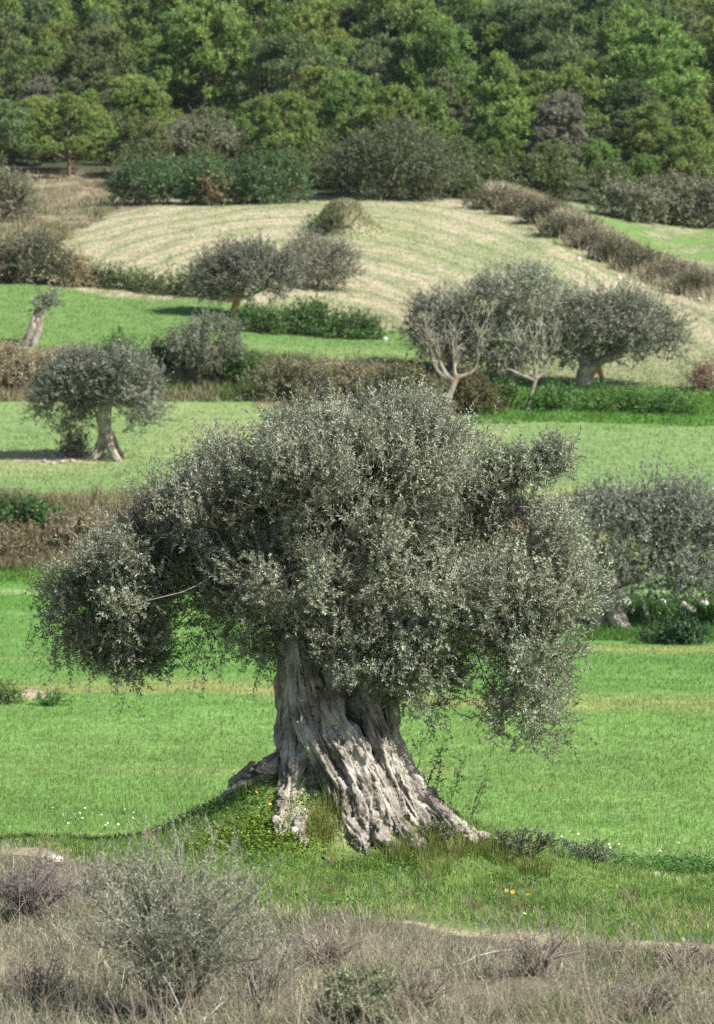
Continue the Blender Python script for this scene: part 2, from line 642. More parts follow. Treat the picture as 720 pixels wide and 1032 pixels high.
def ground_colour(x, y):
    x, y = np.asarray(x, float).ravel(), np.asarray(y, float).ravel()
    u = CX + F * x / np.maximum(y, 8)
    wob = (n2(x, y, .35, oct=3, salt=21) - .5)
    wob2 = (n2(x, y, .12, oct=3, salt=22) - .5)
    big = n2(x, y, .06, .10, oct=3, salt=23)
    pat = n2(x, y, .55, oct=3, salt=24)
    c = np.broadcast_to(DRYC, (len(x), 3)).copy()
    c = mixc(c, SOIL, sm(.55, .75, pat) * .6)
    # edge of the dry bank
    b0 = pw(u, [-200, 0, 60, 130, 260, 420, 560, 720, 900], [36, 34.3, 32.6, 30.2, 28.3, 27.7, 27.3, 26.7, 26.5]) + wob * 2.2
    edge = np.exp(-((y - b0) / .35)**2)
    c = mixc(c, MOUND, sm(-.2, .35, y - b0))
    c = mixc(c, SOIL * 1.1, edge * sm(.50, .62, pat) * sm(90, 190, u))
    c = mixc(c, SOIL, sm(0.62, .74, pat) * .4 * sm(27, 29, y) * (1 - sm(38, 41, y)))
    # the green field
    g = mixc(np.broadcast_to(GREEN, c.shape), PALE, .55 * sm(.50, .75, big))
    g = mixc(g, GREEN * .8, .5 * sm(.52, .35, big))
    row = n2(x, y, .045, 1.15, oct=3, salt=25)
    g = g * (1 + .26 * (row - .5))[:, None]
    g = mixc(g, g * np.array([.74, .86, .78]), sm(56, 66, y))
    g = mixc(g, PALE * np.array([1.0, .95, .9]), .4 * sm(.64, .74, n2(x, y, .10, .45, oct=3, salt=26)))
    g = mixc(g, GREEN * np.array([.62, .80, .62]), .75 * np.exp(-((y - 60.3 - wob2 * 4) / 1.1)**2) * sm(380, 460, u))
    c = mixc(c, g, sm(40.2, 41.6, y + wob))
    s1 = pw(u, [-200, 0, 200, 360, 500, 720, 900], [66.5, 66, 66.5, 64, 62.5, 61.5, 61]) + wob2 * 4
    c = mixc(c, PALE * np.array([1.0, .88, .75]), np.exp(-((y - s1) / 1.5)**2) * (.5 + .5 * sm(.35, .6, pat)))
    c = mixc(c, PALE * np.array([1.05, .88, .75]), np.exp(-((y - 76 - wob2 * 2) / 1.0)**2) * .7 * sm(520, 600, u))
    c = mixc(c, LUSH, sm(77.2, 79.4, y + wob * 7) * (1 - sm(92, 96, y)) * sm(565, 600, u))
    c = mixc(c, LUSH * 1.4, sm(88, 90, y + wob) * .7 * (1 - sm(560, 600, u)) * (1 - sm(95, 96.5, y)))
    c = mixc(c, PALE * 1.1, np.exp(-((y - 97 - wob) / .7)**2) * .8)
    c = mixc(c, LUSH * 1.2, sm(97.6, 98.5, y) * .8)
    c = mixc(c, BROWN, sm(100, 102, y + wob * 3) * (.5 + .5 * sm(.4, .6, pat)))
    # upper field
    up = mixc(np.broadcast_to(UPPER, c.shape), PALE * np.array([1.15, 1, 1.1]), .7 * sm(.45, .7, big))
    c = mixc(c, up, sm(108, 111, y + wob * 8))
    b3 = pw(u, [0, 250, 430, 480, 720], [141.5, 141, 139, 133.5, 132])
    bank = mixc(np.broadcast_to(BROWN * 1.25, c.shape), SOIL, .8 * sm(.5, .65, pat) * (1 - sm(120, 200, u)))
    bank = mixc(bank, LUSH * 1.35, sm(455, 500, u) * .95)
    bank = mixc(bank, LUSH * 1.3, sm(120, 160, u) * (1 - sm(245, 265, u)) * .9)
    c = mixc(c, bank, sm(-.9, 1.2, y - b3 + wob * 7))
    # terrace above the bank, then the mown field
    b4 = pw(u, [0, 100, 440, 500, 720], [148.5, 148.5, 148.5, 146, 143]) + wob * 2
    c = mixc(c, mixc(np.broadcast_to(GREEN2 * 1.02, c.shape), PALE, .3 * sm(.5, .7, big)), sm(-.5, .6, y - b4) * (1 - sm(430, 470, u)))
    b5 = pw(u, [-200, 0, 90, 200, 330, 430, 470, 520, 720, 900], [176, 175, 171, 170.5, 170, 161, 152, 147.5, 143, 143]) + wob * 2.0
    r = np.sqrt(((x + 2) / 20)**2 + ((y - 160) / 72)**2)
    st = np.sin(r * 150 + wob2 * 10) * .5 + .5
    st2 = np.sin(r * 57 + wob2 * 9 + 1) * .5 + .5
    tan = mixc(np.broadcast_to(TAN, c.shape), TANG, np.clip(.45 * st**2 * (.2 + 1.3 * pat) + .55 * st2**2 + .4 * (big - .5), 0, .85))
    tan = mixc(tan, TANG * np.array([.95, 1.05, .95]), .4 * sm(.5, .7, n2(x, y, .1, .05, oct=3, salt=31)))
    tan = mixc(tan, TANG, .65 * sm(176, 150, y))
    c = mixc(c, tan, sm(-.6, 1.0, y - b5 + (pat - .5) * 4))
    # field beyond the brushy bank at upper right
    hb = pw(u, [470, 500, 560, 640, 720, 900], [262, 240, 222, 205, 196, 190])
    c = mixc(c, mixc(np.broadcast_to(TANG * np.array([.8, 1.0, .75]), c.shape), TAN * .8, .8 * sm(.45, .65, pat)), sm(0, 3, y - hb) * sm(480, 520, u))
    c = mixc(c, TAN * .8, np.exp(-((y - hb) / 5)**2) * sm(470, 500, u))
    # rough ground left of the mown field
    lb = pw(u, [-100, 0, 40, 75, 110, 170], [172, 174, 186, 205, 224, 234])
    c = mixc(c, mixc(np.broadcast_to(SOIL * .8, c.shape), BROWN, sm(.4, .6, pat)), sm(0, 4, y - lb) * (1 - sm(130, 190, u)))
    # the wood
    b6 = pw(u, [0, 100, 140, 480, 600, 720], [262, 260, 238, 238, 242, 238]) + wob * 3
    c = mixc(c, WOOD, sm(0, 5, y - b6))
    bx, by = at(347, 232, 214)[:2]
    hump = np.exp(-(((x - bx) / 2.2)**2 + ((y - by) / 4)**2)**1.5)
    c = mixc(c, mixc(np.broadcast_to(np.array([.13, .145, .06]), c.shape), TAN * .7, sm(.35, .6, pat)), sm(.25, .5, hump))
    bx, by = at(28, 708, 63.5)[:2]
    c = mixc(c, SOIL, sm(.35, .6, np.exp(-(((x - bx) / .8)**2 + ((y - by) / .9)**2)) + .3 * (pat - .5)))
    # stony spot beside the roots of the left-hand olive
    bx, by = at(55, 462, 122.5)[:2]
    c = mixc(c, SOIL, .9 * sm(.4, .7, np.exp(-(((x - bx) / 3.2)**2 + ((y - by) / 2)**2)) + .5 * (pat - .5)))
    return c


ys = [1.0]
while ys[-1] < 1150:
    y = ys[-1]
    ys.append(y + (1.2 if y < 18 else max(.09, y * .0045) if y < 120 else y * .0038 if y < 270 else y * .012))
ys = np.array(ys)
uu = np.concatenate([np.linspace(-2600, -260, 40), np.linspace(-250, 970, 520), np.linspace(980, 3300, 40)])
YY, UU = np.meshgrid(ys, uu, indexing='ij')
XX = (UU - CX) / F * np.maximum(YY, 14)
ZZ = H(XX, YY)
g = Geo()
nr, nc = YY.shape
ii = (np.arange(nr - 1)[:, None] * nc + np.arange(nc - 1)[None])
g.add(np.stack([XX, YY, ZZ], -1).reshape(-1, 3), np.stack([ii, ii + 1, ii + nc + 1, ii + nc], -1).reshape(-1, 4))
gm = g.mesh('ground', M_GROUND, smooth=True)
gm.attributes.remove(gm.attributes['col'])
ca = gm.attributes.new('col', 'FLOAT_COLOR', 'POINT')
gc = ground_colour(XX, YY)
ca.data.foreach_set('color', np.concatenate([gc, np.ones((len(gc), 1))], 1).astype(np.float32).ravel())
tag(link('ground', gm), 'rolling farmland of green fields, mown hillside and wooded slope', 'ground', kind='structure')

# ------------------------------------------------------------------ trunks



def trunk_mesh(name, strands, voxel, mat, base, disp=.02, freq=9.0, wood=None, pits=0.0, dents=None):
    """strands: list of (pts(n,3), radii(n)); union by voxel remesh, then fibrous displacement"""
    geo = Geo()
    SP, SID, SS, ST = [], [], [], []
    for k, (p, r) in enumerate(strands):
        n = max(8, int(np.linalg.norm(np.diff(p, axis=0), axis=1).sum() / max(voxel * 2.5, .02)))
        n = min(n, 60)
        q = spline(np.concatenate([np.asarray(p, float), np.asarray(r, float)[:, None]], 1), n)
        pts, rad = q[:, :3], np.maximum(q[:, 3], voxel * .7)
        tube(geo, pts, rad, 10)
        t = norm(np.gradient(pts, axis=0))
        s = np.concatenate([[0], np.cumsum(np.linalg.norm(np.diff(pts, axis=0), axis=1))])
        SP.append(pts - base)
        SID.append(np.full(n, k))
        SS.append(s)
        ST.append(t)
    me = geo.mesh('trunk_raw', None, base)
    o = link('trunk_raw', me)
    md = o.modifiers.new('r', 'REMESH')
    md.mode = 'VOXEL'
    md.voxel_size = voxel
    dg = bpy.context.evaluated_depsgraph_get()
    out = bpy.data.meshes.new_from_object(o.evaluated_get(dg), depsgraph=dg)
    bpy.data.objects.remove(o)
    bpy.data.meshes.remove(me)
    SP, SID, SS, ST = map(np.concatenate, (SP, SID, SS, ST))
    kd = kdtree.KDTree(len(SP))
    for i, p in enumerate(SP):
        kd.insert(p, i)
    kd.balance()
    nv = len(out.vertices)
    co = np.zeros(nv * 3, np.float32)
    nm = np.zeros(nv * 3, np.float32)
    out.vertices.foreach_get('co', co)
    out.vertices.foreach_get('normal', nm)
    co, nm = co.reshape(-1, 3).astype(float), nm.reshape(-1, 3).astype(float)
    ix = np.array([kd.find(c)[1] for c in co])
    t = ST[ix]
    off = co - SP[ix]
    al = (off * t).sum(1, keepdims=True)
    gr = (off - al * t) + t * (al + SS[ix][:, None]) * 0.17 + (SID[ix] * 3.17)[:, None] * np.array([1, .37, .71])
    # a second, smoother grain that ignores the strand joints
    g2 = co * np.array([1, 1, .35])
    d = (fbm(gr * freq, 3, 41) - .5) * disp * 1.6 + (fbm(g2 * freq * .55, 3, 47) - .5) * disp * 1.4
    rid = 1 - np.abs(2 * vnoise(gr * freq * 2.2, 51) - 1)
    d = d - disp * .75 * rid**3
    if dents:
        # burrs, knots and broken bark that cut across the fibre
        d = d + (fbm(co * 4.3, 3, 85) - .5) * .13 + (fbm(co * 19 + 4, 3, 87) - .5) * .04
        kn = vnoise(co * np.array([7, 7, 6]) + 9, 89)
        d = d + .035 * sm(.74, .88, kn) - .06 * sm(.90, .94, kn)
    if pits:
        pv = vnoise(co * np.array([5.5, 5.5, 4.2]), 61)
        d = d - pits * sm(.80, .93, pv)
    if pits:
        # narrow slots along the fibre
        d = d - pits * .6 * sm(.70, .80, vnoise(gr * freq * 1.9, 71))
    if dents:
        for c, rr, dep in dents:
            dd = np.linalg.norm((co + base - np.asarray(c)) / np.asarray(rr), axis=1)
            d = d - dep * sm(1.0, .35, dd + .35 * (vnoise(co * 14, 73) - .5))
    co2 = co + nm * d[:, None]
    out.vertices.foreach_set('co', co2.astype(np.float32).ravel())
    ga = out.attributes.new('grain', 'FLOAT_VECTOR', 'POINT')
    ga.data.foreach_set('vector', gr.astype(np.float32).ravel())
    wa = out.attributes.new('wood', 'FLOAT', 'POINT')
    wv = np.zeros(nv)
    if wood is not None:
        for c, rr in wood:
            dd = np.linalg.norm((co + base - np.asarray(c)) / np.asarray(rr), axis=1) + .5 * (vnoise(co * 6, 66) - .5)
            wv = np.maximum(wv, 1 - sm(.7, 1.0, dd))
    wa.data.foreach_set('value', wv.astype(np.float32))
    out.materials.clear()
    out.materials.append(mat)
    out.polygons.foreach_set('use_smooth', np.ones(len(out.polygons), bool))
    out.update()
    out.name = name
    return out


def grow_branches(twg, starts, targets, r0, r1, col, wig=.12, sides=4, n=7):
    """thin woody branches from starts to targets (N,3)"""
    for a, b in zip(starts, targets):
        L = np.linalg.norm(b - a)
        t = np.linspace(0, 1, n)[:, None]
        wob_ = np.cumsum(rng.normal(size=(n, 3)), 0)
        wob_ = wob_ - wob_[:1] - t * (wob_[-1:] - wob_[:1])
        p = a + (b - a) * t + np.array([0, 0, .12 * L]) * np.sin(PI * t) + wob_ * wig * L / n
        tube(twg, p, np.linspace(r0, r1, n), sides, np.asarray(col) * (.7 + .6 * rng.random()), cap=False)


# ------------------------------------------------------------------ the great olive
D0 = 35.6


def P(px, py, dy=0.0, D=D0):
    return at(px, py, D) + np.array([0, dy, 0.0])


def on_ground(px, py, lo, hi, lift=0.0):
    d = depth_at(px, py, lo, hi)
    x = (px - CX) / F * d
    return np.array([x, d, float(H(x, d)) + lift])


def strand(pts, rad, end=None):
    q = [P(*p) for p in pts]
    for i in range(1, len(q)):
        q[i] = q[i] + rng.normal(size=3) * .028
    rad = [r * (.86 + .3 * rng.random()) for r in rad]
    if end is not None:
        e = on_ground(end[0], end[1], 31.5, 36.2, .02)
        q.append(e)
        dirn = norm(e - q[-2])
        q.append(e + dirn * .25 - np.array([0, 0, .14]))
        rad = list(rad) + [max(rad[-1] * .75, .05)]
    return np.array(q), np.array(rad)


S = [
    strand([(291, 630, 0), (289, 690, -.05), (288, 735, -.1), (287, 764, -.2), (264, 775, -.3)], [.16, .15, .15, .17, .16, .14], (238, 798)),
    strand([(297, 640, -.25), (296, 700, -.3), (299, 740, -.36), (300, 772, -.48), (292, 805, -.75)], [.15, .15, .15, .15, .16, .14], (283, 836)),
    strand([(308, 680, -.33), (307, 745, -.43), (304, 782, -.58), (300, 808, -.78)], [.12, .13, .12, .12, .09], (302, 838)),
    strand([(316, 775, -.5), (318, 812, -.78), (322, 838, -.98)], [.07, .06, .055, .05], (328, 862)),
    strand([(297, 635, -.38), (303, 695, -.46), (318, 738, -.55), (336, 780, -.70), (351, 818, -.95)], [.16, .16, .16, .16, .15, .11], (366, 856)),
    strand([(310, 640, -.45), (325, 715, -.5), (342, 752, -.6), (360, 788, -.74), (374, 824, -1.0)], [.13, .14, .15, .16, .15, .11], (392, 858)),
    strand([(338, 640, -.47), (341, 700, -.52), (360, 748, -.6), (383, 788, -.74), (404, 826, -.95)], [.12, .13, .15, .16, .14, .10], (420, 855)),
    strand([(368, 640, -.40), (370, 700, -.44), (382, 748, -.5), (403, 790, -.6), (428, 826, -.82)], [.13, .14, .15, .15, .12, .08], (448, 853)),
    strand([(388, 640, -.2), (388, 700, -.25), (394, 747, -.3), (414, 788, -.4), (446, 816, -.58), (473, 832, -.72)], [.14, .14, .16, .16, .15, .12, .08], (498, 848)),
    strand([(392, 630, 0), (392, 700, 0), (390, 747, 0), (402, 780, -.08), (430, 803, -.2)], [.13, .13, .14, .15, .13, .09], (462, 826)),
    strand([(300, 650, .3), (300, 720, .35), (292, 770, .4), (270, 800, .5)], [.2, .2, .2, .12]),
    strand([(340, 640, .45), (340, 720, .5), (340, 780, .6), (340, 810, .9)], [.2, .22, .22, .15]),
    strand([(380, 650, .3), (380, 720, .32), (388, 775, .35), (420, 815, .5)], [.2, .2, .2, .10]),
    strand([(338, 620, 0), (336, 690, 0), (340, 745, -.05), (352, 800, -.1), (356, 840, -.15)], [.42, .50, .60, .70, .7]),
    # limbs running up into the crown
    strand([(300, 670, -.1), (288, 625, -.1), (255, 590, -.2), (205, 565, -.2)], [.2, .19, .14, .08]),
    strand([(310, 670, .1), (300, 600, .2), (280, 540, .4), (250, 490, .3)], [.2, .18, .13, .07]),
    strand([(335, 670, -.1), (345, 590, -.1), (360, 520, -.1), (372, 450, 0)], [.2, .18, .13, .07]),
    strand([(365, 670, .1), (395, 600, .2), (440, 545, .3), (505, 490, .2)], [.2, .18, .13, .07]),
    strand([(380, 665, -.1), (420, 620, -.2), (480, 605, -.3), (535, 625, -.3)], [.18, .16, .12, .07]),
    strand([(330, 665, -.35), (318, 625, -.45), (330, 590, -.6), (345, 570, -.8)], [.16, .14, .11, .06]),
    strand([(345, 660, .4), (350, 610, .8), (370, 580, 1.3), (380, 560, 1.8)], [.16, .14, .11, .06]),
]
base0 = np.array([float(at(345, 800, D0)[0]), D0, float(H(at(345, 800, D0)[0], D0))])
olive0 = thing('olive_tree', 'huge ancient olive tree with a thick twisted grey trunk, standing on a grassy mound', 'tree', base0)
DENT = [((322, 700, -.55), (.11, .3, .24), .30), ((357, 704, -.55), (.11, .3, .26), .32), ((300, 690, -.45), (.07, .25, .12), .16), ((300, 715, -.5), (.05, .2, .10), .10), ((338, 738, -.62), (.055, .2, .06), .09),
        ((352, 768, -.72), (.05, .2, .05), .08), ((322, 760, -.6), (.05, .2, .09), .10), ((375, 760, -.68), (.04, .2, .05), .08), ((384, 735, -.6), (.045, .2, .07), .08),
        ((345, 790, -.8), (.05, .25, .07), .08), ((365, 800, -.85), (.04, .25, .06), .07), ((394, 805, -.8), (.045, .25, .05), .07), ((410, 828, -.95), (.04, .25, .06), .07),
        ((386, 838, -1.05), (.035, .25, .08), .07), ((430, 838, -.85), (.04, .25, .05), .06), ((310, 745, -.5), (.04, .2, .07), .08), ((338, 820, -.9), (.08, .3, .26), .16)]
tm = trunk_mesh('trunk', S, .0145, M_BARK, base0, disp=.055, freq=8.5, pits=.075, dents=[(P(*c), r, dp) for c, r, dp in DENT])
link('trunk', tm, olive0)

# crown: (px, py, rx, ry, depth offset, depth radius in m)
LOB = [
    (370, 495, 118, 72, 0, 1.5), (300, 480, 80, 55, -.2, 1.1), (438, 482, 64, 52, .1, 1.1), (325, 437, 62, 24, 0, .7), (398, 432, 55, 24, .2, .7),
    (225, 520, 78, 48, -.1, 1.0), (240, 478, 48, 34, .3, .7), (160, 545, 62, 52, -.2, .9), (110, 590, 58, 48, 0, .8), (75, 615, 30, 36, .1, .5),
    (132, 645, 38, 34, .1, .5), (110, 620, 48, 46, .2, .7), (200, 600, 70, 38, .2, .8), (255, 628, 62, 32, -.1, .7),
    (370, 570, 120, 70, -.4, 1.1), (370, 580, 100, 60, .8, 1.2), (300, 580, 70, 50, -.6, .7), (430, 590, 70, 55, -.6, .7),
    (508, 540, 74, 46, -.1, 1.0), (542, 588, 52, 52, -.1, .9), (500, 600, 60, 45, -.3, .9), (548, 462, 22, 12, 0, .3), (522, 480, 26, 12, 0, .35),
    (530, 655, 52, 40, -.3, .7), (528, 712, 42, 36, -.4, .5), (568, 600, 24, 28, 0, .5),
    (365, 640, 44, 24, -.7, .4), (405, 666, 38, 30, -.6, .4), (440, 655, 28, 28, -.4, .4),
]
s0 = F / D0
C0 = np.array([P(a, b, e) for a, b, c, d, e, f in LOB])
R0 = np.array([[c / s0 * .93, f, d / s0 * .88] for a, b, c, d, e, f in LOB])
fg, tg = Geo(), Geo()
OD, OL = (.105, .122, .078), (.58, .63, .46)
Pc, oc = foliage(fg, tg, C0, R0, 1250, .125, 18, .24, 19, .048, .0148, OD, OL, up=.42, shell=(.55, 1.0), twig_w=.0032, facing=.9, hole=(1.25, .485),
                 twig_col=(.24, .21, .165), under=.75, tone_pow=1.25, hue=.06)
# a looser fringe of upright shoots along the top of the crown
foliage(fg, tg, C0[[0, 1, 2, 3, 4, 5, 6, 20]], R0[[0, 1, 2, 3, 4, 5, 6, 20]] * np.array([1, 1, 1.05]), 80, .12, 7, .36, 20, .053, .0158, OD, OL, up=1.0,
        shell=(.9, 1.03), twig_w=.003, under=0.0, tone_pow=1.2, hue=.06)
# the drooping left bough and the tuft at upper right
LC = np.array([P(120, 585, .1), P(88, 610, .25), P(128, 632, .1), P(118, 662, .1), P(62, 605, .3), P(165, 572, 0), P(145, 660, .2)])
LR = np.array([[.6, .6, .45], [.4, .5, .42], [.42, .45, .36], [.3, .3, .22], [.25, .4, .28], [.5, .6, .35], [.2, .25, .2]])
foliage(fg, tg, LC, LR, 135, .13, 16, .24, 17, .052, .0158, (.075, .10, .05), (.36, .43, .26), up=.1, shell=(.2, 1), twig_w=.003, tone_pow=1.2, facing=.6, hue=.06)
FC = np.array([P(345, 555, -.75), P(380, 570, -.8), P(320, 590, -.7), P(410, 545, -.6), P(360, 610, -.8), P(440, 490, 0), P(470, 510, -.1)])
foliage(fg, tg, FC, np.array([[.5, .35, .35]] * 5 + [[.5, .5, .4]] * 2), 75, .13, 14, .24, 17, .052, .0158, OD, OL, up=.4, shell=(.2, 1), twig_w=.003, tone_pow=1.2, facing=.9, hue=.06)
GC_ = np.array([P(190, 600, .1), P(225, 605, 0), P(255, 620, -.1), P(205, 570, .3), P(275, 600, .2)])
foliage(fg, tg, GC_, np.array([[.45, .5, .32], [.45, .5, .36], [.35, .4, .28], [.5, .5, .4], [.4, .5, .4]]), 70, .14, 11, .26, 16, .052, .0158, (.085, .105, .06), (.44, .49, .33), up=.0, droop=.2, shell=(.2, 1), twig_w=.003, tone_pow=1.2, facing=.7, hue=.06)
UC_ = np.array([P(548, 460, 0), P(527, 473, 0), P(508, 488, .05), P(560, 455, 0)])
foliage(fg, tg, UC_, np.array([[.26, .26, .15], [.26, .26, .13], [.26, .3, .16], [.15, .15, .12]]), 46, .09, 14, .2, 17, .052, .0158, OD, OL, up=.4, shell=(.2, 1), twig_w=.003, tone_pow=1.2, facing=.8, hue=.06)
# leaves over the upper trunk
TC = np.array([P(372, 648, -.95), P(400, 662, -.85), P(428, 660, -.7), P(418, 690, -.6), P(395, 638, -.9), P(445, 678, -.5), P(366, 668, -.95), P(402, 686, -.8), P(432, 696, -.6), P(346, 652, -.95)])
TR = np.array([[.34, .3, .26], [.34, .3, .28], [.32, .3, .28], [.26, .25, .24], [.5, .3, .25], [.25, .25, .3], [.3, .25, .25], [.3, .25, .28], [.25, .25, .3], [.2, .2, .16]])
foliage(fg, tg, TC, TR, 84, .11, 12, .24, 17, .052, .0158, OD, OL, up=.15, shell=(.3, 1), twig_w=.003, tone_pow=1.2, facing=.9, hue=.06)
# sprays hanging through the gaps under the left and right of the crown
HC = np.array([P(210, 645, 0), P(265, 655, -.1), P(120, 675, 0), P(430, 700, -.5), P(545, 735, -.4), P(60, 640, .1)])
HR = np.array([[.45, .4, .28], [.3, .3, .25], [.35, .3, .18], [.25, .3, .3], [.3, .3, .2], [.2, .3, .25]])
foliage(fg, tg, HC, HR, 40, .12, 5, .32, 16, .052, .0155, OD, (.32, .37, .23), up=-.5, droop=.5, shell=(.2, 1), twig_w=.003, tone_pow=1.3)
# branches: main limbs reach clump positions through the crown
limb_tips = [P(205, 565, -.2), P(250, 490, .3), P(372, 450, 0), P(505, 490, .2), P(535, 625, -.3), P(345, 570, -.8), P(380, 560, 1.8)]
limb_mid = [P(255, 590, -.2), P(280, 540, .4), P(360, 520, -.1), P(440, 545, .3), P(480, 605, -.3), P(330, 590, -.6), P(370, 580, 1.3)]
crown = link('crown', fg.mesh('crown', M_OLIVE, base0), olive0)
bg = [Geo() for _ in limb_tips]
LT = np.array(limb_tips)
idx = rng.permutation(len(Pc))[:300]
for i in idx:
    k = int(np.argmin(((LT - Pc[i])**2).sum(1)))
    a = np.array(limb_tips[k]) * (.5 + .5 * rng.random())
    t = rng.random()
    a = np.array(limb_mid[k]) * (1 - t) + np.array(limb_tips[k]) * t
    grow_branches(bg[k], [a], [Pc[i] + oc[i] * .1], .017, .004, (.25, .23, .185), wig=.6, sides=5, n=9)
for k, b in enumerate(bg):
    link('branch', b.mesh('branch', M_TWIG, base0), olive0)
# pale bare twigs that catch the sun in front of the leaves
front = np.where((oc[:, 1] < -.2))[0]
for i in rng.permutation(front)[:90]:
    a = Pc[i] - oc[i] * .25
    b = a + norm(oc[i] + rng.normal(size=3) * .9 + np.array([0, 0, .3])) * (.2 + .3 * rng.random())
    grow_branches(tg, [a], [b], .009, .003, (.42, .38, .30), wig=.35, sides=3, n=6)
tw = link('twigs', tg.mesh('twigs', M_TWIG, base0), crown)
tw['kind'] = 'stuff'

# ------------------------------------------------------------------ olives further off


FO = 1.12
HAZE = .00006


def far_olive(label, px, py, lo, hi, lobes, strands, group=None, leafpx=(2.7, .95), n=16000, cd=OD, cl=OL, voxel=.05,
              wood=None, cat='tree', name='olive_tree', up=.3, disp=.05, mat=None, pits=.05, clump_px=7, shoot_px=12, depth=.85, twigs=True, tone_pow=1.4):
    D = depth_at(px, py, lo, hi)
    s = F / D
    x = (px - CX) / F * D
    base = np.array([x, D, float(H(x, D))])
    lift = base - at(px, py, D)
    t = thing(name, label, cat, base, group)
    st = []
    for pts in strands:
        q = np.array([at(a, b, D) + lift + np.array([0, e, 0]) for a, b, r, e in pts])
        st.append((q, np.array([r / s for a, b, r, e in pts])))
    if st:
        wl = [(at(a, b, D) + lift + np.array([0, e, 0]), np.array([rx, rx, ry]) / s) for a, b, rx, ry, e in wood] if wood else None
        link('trunk', trunk_mesh('trunk', st, voxel, mat or M_BARKF, base, disp=disp, freq=4.5, wood=wl, pits=pits), t)
    if lobes:
        C = np.array([at(a, b, D) + lift + np.array([0, e, 0]) for a, b, c, d, e in lobes])
        R = np.array([[c / s, max(c, d) * depth / s, d / s] for a, b, c, d, e in lobes])
        f, w = Geo(), Geo()
        shoots, leaves = 8, 12
        foliage(f, w, C, R, max(4, int(n * 1.6) // (shoots * leaves)), clump_px / s, shoots, shoot_px / s, leaves, leafpx[0] / s, leafpx[1] / s * 1.15, np.array(cd) * FO, np.array(cl) * FO, up=up,
                twig_w=.25 / s, twig_col=(.235, .22, .17), tone_pow=tone_pow, hue=.05, under=.8, facing=.9, hole=(s / 22, .45))
        c = link('crown', f.mesh('crown', M_OLIVE, base), t)
        if twigs:
            o = link('twigs', w.mesh('twigs', M_TWIG, base), c)
            o['kind'] = 'stuff'
    return t


G_OL = 'old olive trees standing in the fields'
# left olive with splayed roots
far_olive('round-crowned olive with a slim forked grey trunk, alone in the upper left field', 105, 464, 112, 135,
          [(70, 395, 30, 26, 0), (98, 385, 36, 26, .2), (130, 392, 30, 28, 0), (62, 408, 22, 18, 0), (140, 408, 20, 20, 0), (100, 372, 30, 15, 0), (80, 378, 25, 16, .4), (122, 375, 26, 16, -.3), (128, 425, 10, 14, 0), (68, 420, 16, 10, 0)],
          [[(104, 395, 6.5, 0), (102, 412, 6.5, 0), (105, 432, 6, 0), (103, 448, 5.5, 0), (95, 461, 4.5, -.2), (85, 469, 2.5, -.3)],
           [(110, 400, 5, -.1), (108, 425, 5, -.1), (111, 448, 5, -.2), (119, 461, 4.2, -.3), (128, 472, 2.4, -.4)],
           [(103, 436, 4, .2), (97, 454, 3.5, .4), (88, 461, 2.4, .6)], [(110, 436, 4, .2), (118, 454, 3.5, .4), (126, 461, 2.2, .5)],
           [(105, 410, 6, 0), (90, 395, 4, 0), (75, 388, 2, 0)], [(108, 408, 6, 0), (122, 395, 4, 0), (135, 388, 2, 0)], [(106, 405, 6, 0), (104, 390, 4, 0), (100, 375, 2, 0)]],
          G_OL, n=24000, cd=(.075, .088, .06), cl=(.40, .43, .34), voxel=.045, disp=.06)
# stump with a tuft
far_olive('leaning pale hollow olive stump with a small tuft of shoots, at left edge', 31, 348, 142, 165,
          [(43, 305, 12, 6, 0), (36, 309, 8, 5, 0), (51, 303, 8, 5, 0), (45, 300, 6, 4, 0)],
          [[(41, 312, 6, 0), (39, 322, 6.5, 0), (36, 335, 6.5, 0), (30, 347, 7.5, 0), (28, 352, 7, 0)],
           [(36, 318, 3.5, -.1), (34, 330, 4.5, -.2), (29, 342, 5, -.2), (25, 350, 4, -.2)], [(40, 315, 3, -.1), (41, 330, 4, -.2), (36, 345, 4, -.3), (34, 352, 4, -.3)]],
          None, n=900, shoot_px=6, clump_px=4, voxel=.05, wood=[(39, 327, 2.0, 4, -.4)])
# small young olive
far_olive('small round young olive with a thin trunk, left of centre below the green terrace', 201, 388, 135, 150,
          [(190, 342, 18, 14, 0), (215, 339, 20, 14, 0), (228, 350, 15, 14, 0), (203, 354, 20, 13, 0), (180, 345, 10, 10, 0), (205, 330, 14, 9, 0), (222, 363, 12, 9, .2)],
          [[(201, 388, 2.6, 0), (201, 375, 2.2, 0), (203, 362, 2, 0), (205, 350, 1.5, 0)], [(202, 366, 1.6, 0), (212, 352, 1.3, 0), (220, 342, 1, 0)], [(201, 366, 1.6, 0), (193, 352, 1.3, 0), (187, 342, 1, 0)]],
          None, n=7000, leafpx=(2.4, .8), cd=(.07, .085, .055), cl=(.36, .39, .29), shoot_px=8)
